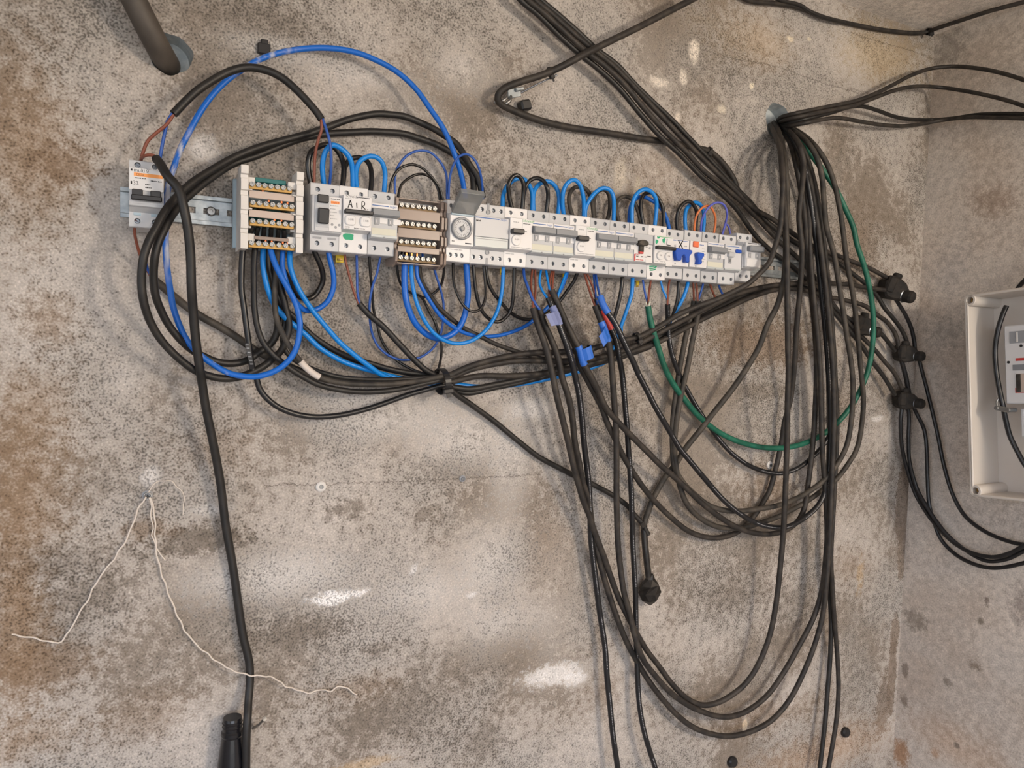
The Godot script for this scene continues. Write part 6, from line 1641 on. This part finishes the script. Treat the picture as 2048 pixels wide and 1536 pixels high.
	for k in rings.size() - 1:
		for i in 6:
			var c0 := Vector3(0, (rings[k][0].y + rings[k + 1][0].y) / 2.0, 0)
			var q0: Vector3 = rings[k][i]
			var q1: Vector3 = rings[k][(i + 1) % 6]
			var q2: Vector3 = rings[k + 1][(i + 1) % 6]
			var q3: Vector3 = rings[k + 1][i]
			face(fc, q0, q1, q2, q2, c0)
			face(fc, q0, q2, q3, q3, c0)
	obj("joint_cap", fc.commit(), mat("tape_black"), t)
	box(t, "tape_end", Vector3(-20, 96, 2), Vector3(9, 9, 1.4), mat("tape_black"), 0.3, Basis(Vector3.BACK, 0.5))
	# white string
	t = thing("white_string", "frayed white string tied to an eye screw and hanging in two long ends", "string", at(295, 992, 0))
	var o0 := at(295, 992, 0)
	for a in [[[292, 995, 283, 1006, 272, 1030, 256, 1072, 232, 1112, 206, 1146, 187, 1174, 183, 1186, 168, 1211, 150, 1242, 132, 1272, 122, 1283, 108, 1285, 80, 1279, 50, 1273, 22, 1269], [8, 5, 4, 4, 4, 6], 2.0],
			[[300, 996, 308, 1020, 310, 1050, 312, 1095, 316, 1120, 326, 1155, 340, 1195, 353, 1226, 368, 1258, 390, 1286, 415, 1308, 445, 1330, 474, 1344, 498, 1350, 520, 1352, 543, 1354, 560, 1364, 575, 1374, 596, 1380, 620, 1386, 640, 1379, 660, 1383, 676, 1374, 694, 1376, 713, 1390], [8, 5, 4, 5, 17, 18, 8, 5, 4], 2.0],
			[[298, 996, 303, 1014, 302, 1040, 307, 1058, 304, 1070, 309, 1086, 318, 1103, 330, 1122], [8, 6, 5, 5], 1.6],
			[[297, 985, 304, 972, 322, 962, 340, 962, 358, 976, 367, 992, 368, 1010, 365, 1028], [8, 7, 6, 4], 1.2]]:
		var q := path(a[0], a[1], 4.0)
		for i in q.size():
			q[i] += Vector3(0.7 * sin(i * 0.9), 0.7 * cos(i * 1.3), 0) - o0
		obj("strand", tube_mesh(q, a[2] / 2.0, 6), mat("string"), t)
	t = thing("eye_screw", "small steel eye screw in a plug holding the white string", "screw", at(295, 990, 0))
	lathe(t, "plug", [[6.0, 0.0], [6.0, 1.6], [3.4, 2.4], [3.0, 0.4], [0.0, 0.4]], mat("mid_grey"))
	var er := PackedVector3Array()
	for i in 17:
		er.append(Vector3(cos(TAU * i / 16.0) * 3.8, sin(TAU * i / 16.0) * 3.8, 6.0))
	obj("eye", tube_mesh(er, 1.0, 6), mat("steel"), t)
	obj("shank", tube_mesh(PackedVector3Array([Vector3(0, -3.8, 6.0), Vector3(0, -1.5, 2.0), Vector3(0, 0, -1.0)]), 1.1, 6), mat("steel"), t)
	wall_plug("wall_screw", "shiny screw in a pale plug on the wall past the thick hanging cable", 642, 973, [[7.0, 0.0], [7.0, 1.4], [5.4, 2.6], [0.0, 2.8]], "frame_white", "steel")
	wall_plug("wall_screw", "tiny screw in a dull plug below the tied bundle", 925, 957, [[5.0, 0.0], [5.0, 1.2], [3.8, 2.2], [0.0, 2.2]], "mid_grey", "screw_dark")
	wall_plug("wall_screw", "screw in a whitish plug seen through the green cable's loop", 1539, 930, [[7.6, 0.0], [7.6, 1.4], [6.0, 2.6], [0.0, 2.8]], "frame_white", "screw_dark")
	wall_plug("wall_plug", "black plastic plug in the wall under the lowest loop", 1462, 1522, [[10.0, 0.0], [10.6, 5.0], [8.0, 9.0], [0.0, 9.4]], "black_plastic", "", "wall plug")
	wall_plug("wall_plug", "black plastic plug in the wall beside the outermost hanging riser", 1688, 1463, [[10.0, 0.0], [10.6, 5.0], [8.0, 9.0], [0.0, 9.4]], "black_plastic", "", "wall plug")
	# bottle-shaped black thing behind the thick cable, and the nail beside it
	var bp := wz(465, 1434, 20)
	t = thing("black_bottle", "glossy black bottle neck behind the thick hanging cable", "bottle", Vector3(bp.x, bp.y, 20.0))
	lathe(t, "bottle_body", [[0.0, 0.0], [11.0, 0.0], [11.8, -3.0], [11.8, -16.0], [13.6, -18.0], [13.6, -22.0], [12.8, -24.0], [15.0, -40.0], [17.2, -58.0], [18.6, -90.0], [18.8, -330.0], [0.0, -330.0]], mat("bottle_black"), Transform3D(Basis(Vector3.RIGHT, -PI / 2), Vector3.ZERO), 32)
	for y in [-6.0, -11.0]:
		lathe(t, "neck_thread", [[11.6, y - 1.2], [12.6, y], [11.6, y + 1.2]], mat("bottle_black"), Transform3D(Basis(Vector3.RIGHT, -PI / 2), Vector3.ZERO), 24)
	t = thing("wall_nail", "short bright steel nail sticking out of the wall beside the black bottle", "nail", wz(504, 1462, 0))
	var n0 := wz(504, 1462, 0)
	obj("shank", tube_mesh(PackedVector3Array([Vector3(0, 0, -4), wz(518, 1449, 14) - n0, wz(529, 1438, 24) - n0]), 1.7, 8), mat("steel"), t)
	lathe(t, "nail_head", [[1.7, -0.6], [2.8, 0.0], [2.8, 1.0], [0.0, 1.2]], mat("steel"), Transform3D(Basis(Vector3.RIGHT, -0.6), wz(529, 1438, 24) - n0), 12)

# ------------------------------------------------------------------ open box on the side wall
func build_box() -> void:
	var th := 0.09
	var basis := Basis(Vector3(0, 0, 1), Vector3(0, 1, 0), Vector3(-1, 0, 0)) * Basis(Vector3.BACK, th)
	var w := 270.0
	var h := 372.0
	var dep := 90.0
	var left_mid := Vector3(SIDE_X - dep, -222.0, 163.5)
	var centre := left_mid + basis.x * w / 2
	var base := Vector3(SIDE_X, centre.y, centre.z)
	var t := thing("junction_box", "open light grey plastic junction box without lid on the side wall", "box", base)
	t.basis = basis
	var st := begin()
	var wt := 5.0
	add_box(st, Vector3(0, 0, 2.5), Vector3(w - 6, h - 6, 5), 1.0)
	obj("back", st.commit(), mat("box_grey"), t)
	for s in [-1.0, 1.0]:
		box(t, "side_wall", Vector3(s * (w / 2 - wt / 2), 0, dep / 2), Vector3(wt, h - 8.0, dep), mat("box_grey"), 1.6)
		box(t, "side_wall", Vector3(0, s * (h / 2 - wt / 2), dep / 2), Vector3(w - 8.0, wt, dep), mat("box_grey"), 1.6)
		box(t, "rim_bead", Vector3(s * (w / 2 - 6.4), 0, dep - 1.6), Vector3(4.0, h - 36.0, 5.0), mat("box_grey"), 1.4)
		for s2 in [-1.0, 1.0]:
			var c := Vector3(s * (w / 2 - 10.6), s2 * (h / 2 - 10.6), 0)
			var cp := lathe(t, "corner_post", [[10.8, 0.0], [10.8, dep - 1.0], [10.0, dep], [6.6, dep], [6.4, dep - 1.0], [5.6, dep - 14.0], [0.0, dep - 14.0]], mat("box_grey"), Transform3D(Basis.IDENTITY, c), 24)
			lathe(cp, "insert", [[4.4, dep - 14.0], [4.4, dep - 11.0], [2.6, dep - 11.0], [2.4, dep - 15.0]], mat("brass"), Transform3D(Basis.IDENTITY, c), 16)
	lathe(t, "knockout", [[15.0, 5.0], [15.0, 6.4], [13.0, 6.6], [12.4, 5.4], [5.0, 5.4], [4.6, 6.2], [0.0, 6.2]], mat("box_grey"), Transform3D(Basis.IDENTITY, Vector3(-w / 2 + 74, -h / 2 + 40, 0)), 28)
	# counter with windows and red print standing in the box
	var to_box := func(u: float, v: float, x: float) -> Vector3:
		return basis.transposed() * (sx(u, v, x) - base)
	var a: Vector3 = to_box.call(2005, 652, 925.0)
	var b: Vector3 = to_box.call(2009, 808, 925.0)
	var mw := 74.0
	var mh := a.y - b.y
	var mc := Vector3(a.x + mw / 2 + 0.5, (a.y + b.y) / 2, 0)
	var m := thing("energy_meter", "white meter with window and red print inside the open grey box", "meter", base)
	m.basis = basis
	box(m, "meter_body", mc + Vector3(0, 0, 35), Vector3(mw, mh, 56), mat("warm_white"), 2.0)
	box(m, "terminal_window", mc + Vector3(3, mh / 2 - 22, 63.4), Vector3(mw - 14, 21, 1.6), mat("mid_grey"), 0.5)
	box(m, "window_bar", mc + Vector3(-14, mh / 2 - 22, 64.6), Vector3(3, 18, 1.0), mat("frame_white"), 0.3)
	box(m, "red_print_line", mc + Vector3(6, mh / 2 - 62, 63.4), Vector3(mw - 26, 5, 0.4), mat("red_print"), 0.0)
	box(m, "display", mc + Vector3(4, mh / 2 - 76, 63.6), Vector3(mw - 20, 10, 1.0), mat("handle_grey"), 0.3)
	box(m, "dial_window", mc + Vector3(7, mh / 2 - 104, 63.4), Vector3(mw - 26, 34, 1.0), mat("shade_cover"), 0.5)
	box(m, "dark_shutter", mc + Vector3(-14, mh / 2 - 104, 64.2), Vector3(8, 32, 1.0), mat("sheath_grey"), 0.3)
	box(m, "red_base_line", mc + Vector3(6, -mh / 2 + 24, 63.4), Vector3(mw - 22, 9, 0.5), mat("red_print"), 0.0)
	for q in [[-8, 24.0], [-30, 52.0], [4, mh - 14.0]]:
		lathe(m, "rivet_hole", [[2.4, 0.0], [2.4, 1.0], [1.6, 1.2], [0.0, 0.8]], mat("marker_black"), Transform3D(Basis.IDENTITY, mc + Vector3(q[0], mh / 2 - q[1] - 14.0, 63.0)), 12)
	box(m, "terminal_rack", mc + Vector3(6, -mh / 2 - 24, 24), Vector3(mw - 24, 46, 30), mat("frame_blue"), 1.6)
	box(m, "terminal_foot", mc + Vector3(-20, -mh / 2 - 34, 30), Vector3(6, 50, 26), mat("warm_white"), 1.2)
	for i in 3:
		var so := obj("terminal_screw", cross_screw_mesh(), mat("steel"), m, mc + Vector3(-2.0 + i * 12.0, -mh / 2 - 16, 40))
		so.rotation.z = 0.5 * i
	# black lead bending round the meter, gripped by a metal clamp
	var q := PackedVector3Array()
	for e in [[2013, 612, 935.0], [2006, 628, 930.0], [1996, 660, 925.0], [1990, 700, 925.0], [1993, 745, 925.0], [2000, 785, 925.0], [2006, 812, 926.0], [2012, 842, 932.0], [2020, 872, 938.0], [2036, 905, 942.0], [2052, 932, 945.0], [2080, 960, 950.0]]:
		q.append(sx(e[0], e[1], e[2]))
	var lead := obj("black_lead", tube_mesh(smooth_path(q, 5.0), 4.4, 12), mat("sheath_new"))
	tag(lead, "black lead curving round the white meter inside the grey box", "cable")
	var cc := sx(2008, 818, 922.0)
	var cl := thing("lead_clamp", "shiny metal screw clamp gripping the black lead in the grey box", "clamp", cc)
	cl.basis = basis
	box(cl, "bridge", Vector3(0, 0, 4), Vector3(24, 9, 4), mat("steel"), 1.2, Basis(Vector3.BACK, -0.2))
	for s in [-1.0, 1.0]:
		lathe(cl, "clamp_screw", [[4.0, -16.0], [4.0, 6.0], [3.2, 8.0], [0.0, 8.2]], mat("steel"), Transform3D(Basis.IDENTITY, Vector3(s * 10.0, s * -2.0, 0)), 14)
	obj("bracket", tube_mesh(smooth_path(PackedVector3Array([Vector3(-10, 3, 2), Vector3(-12, 14, 0), Vector3(-8, 22, -4)]), 2.0), 2.2, 8), mat("steel"), cl)
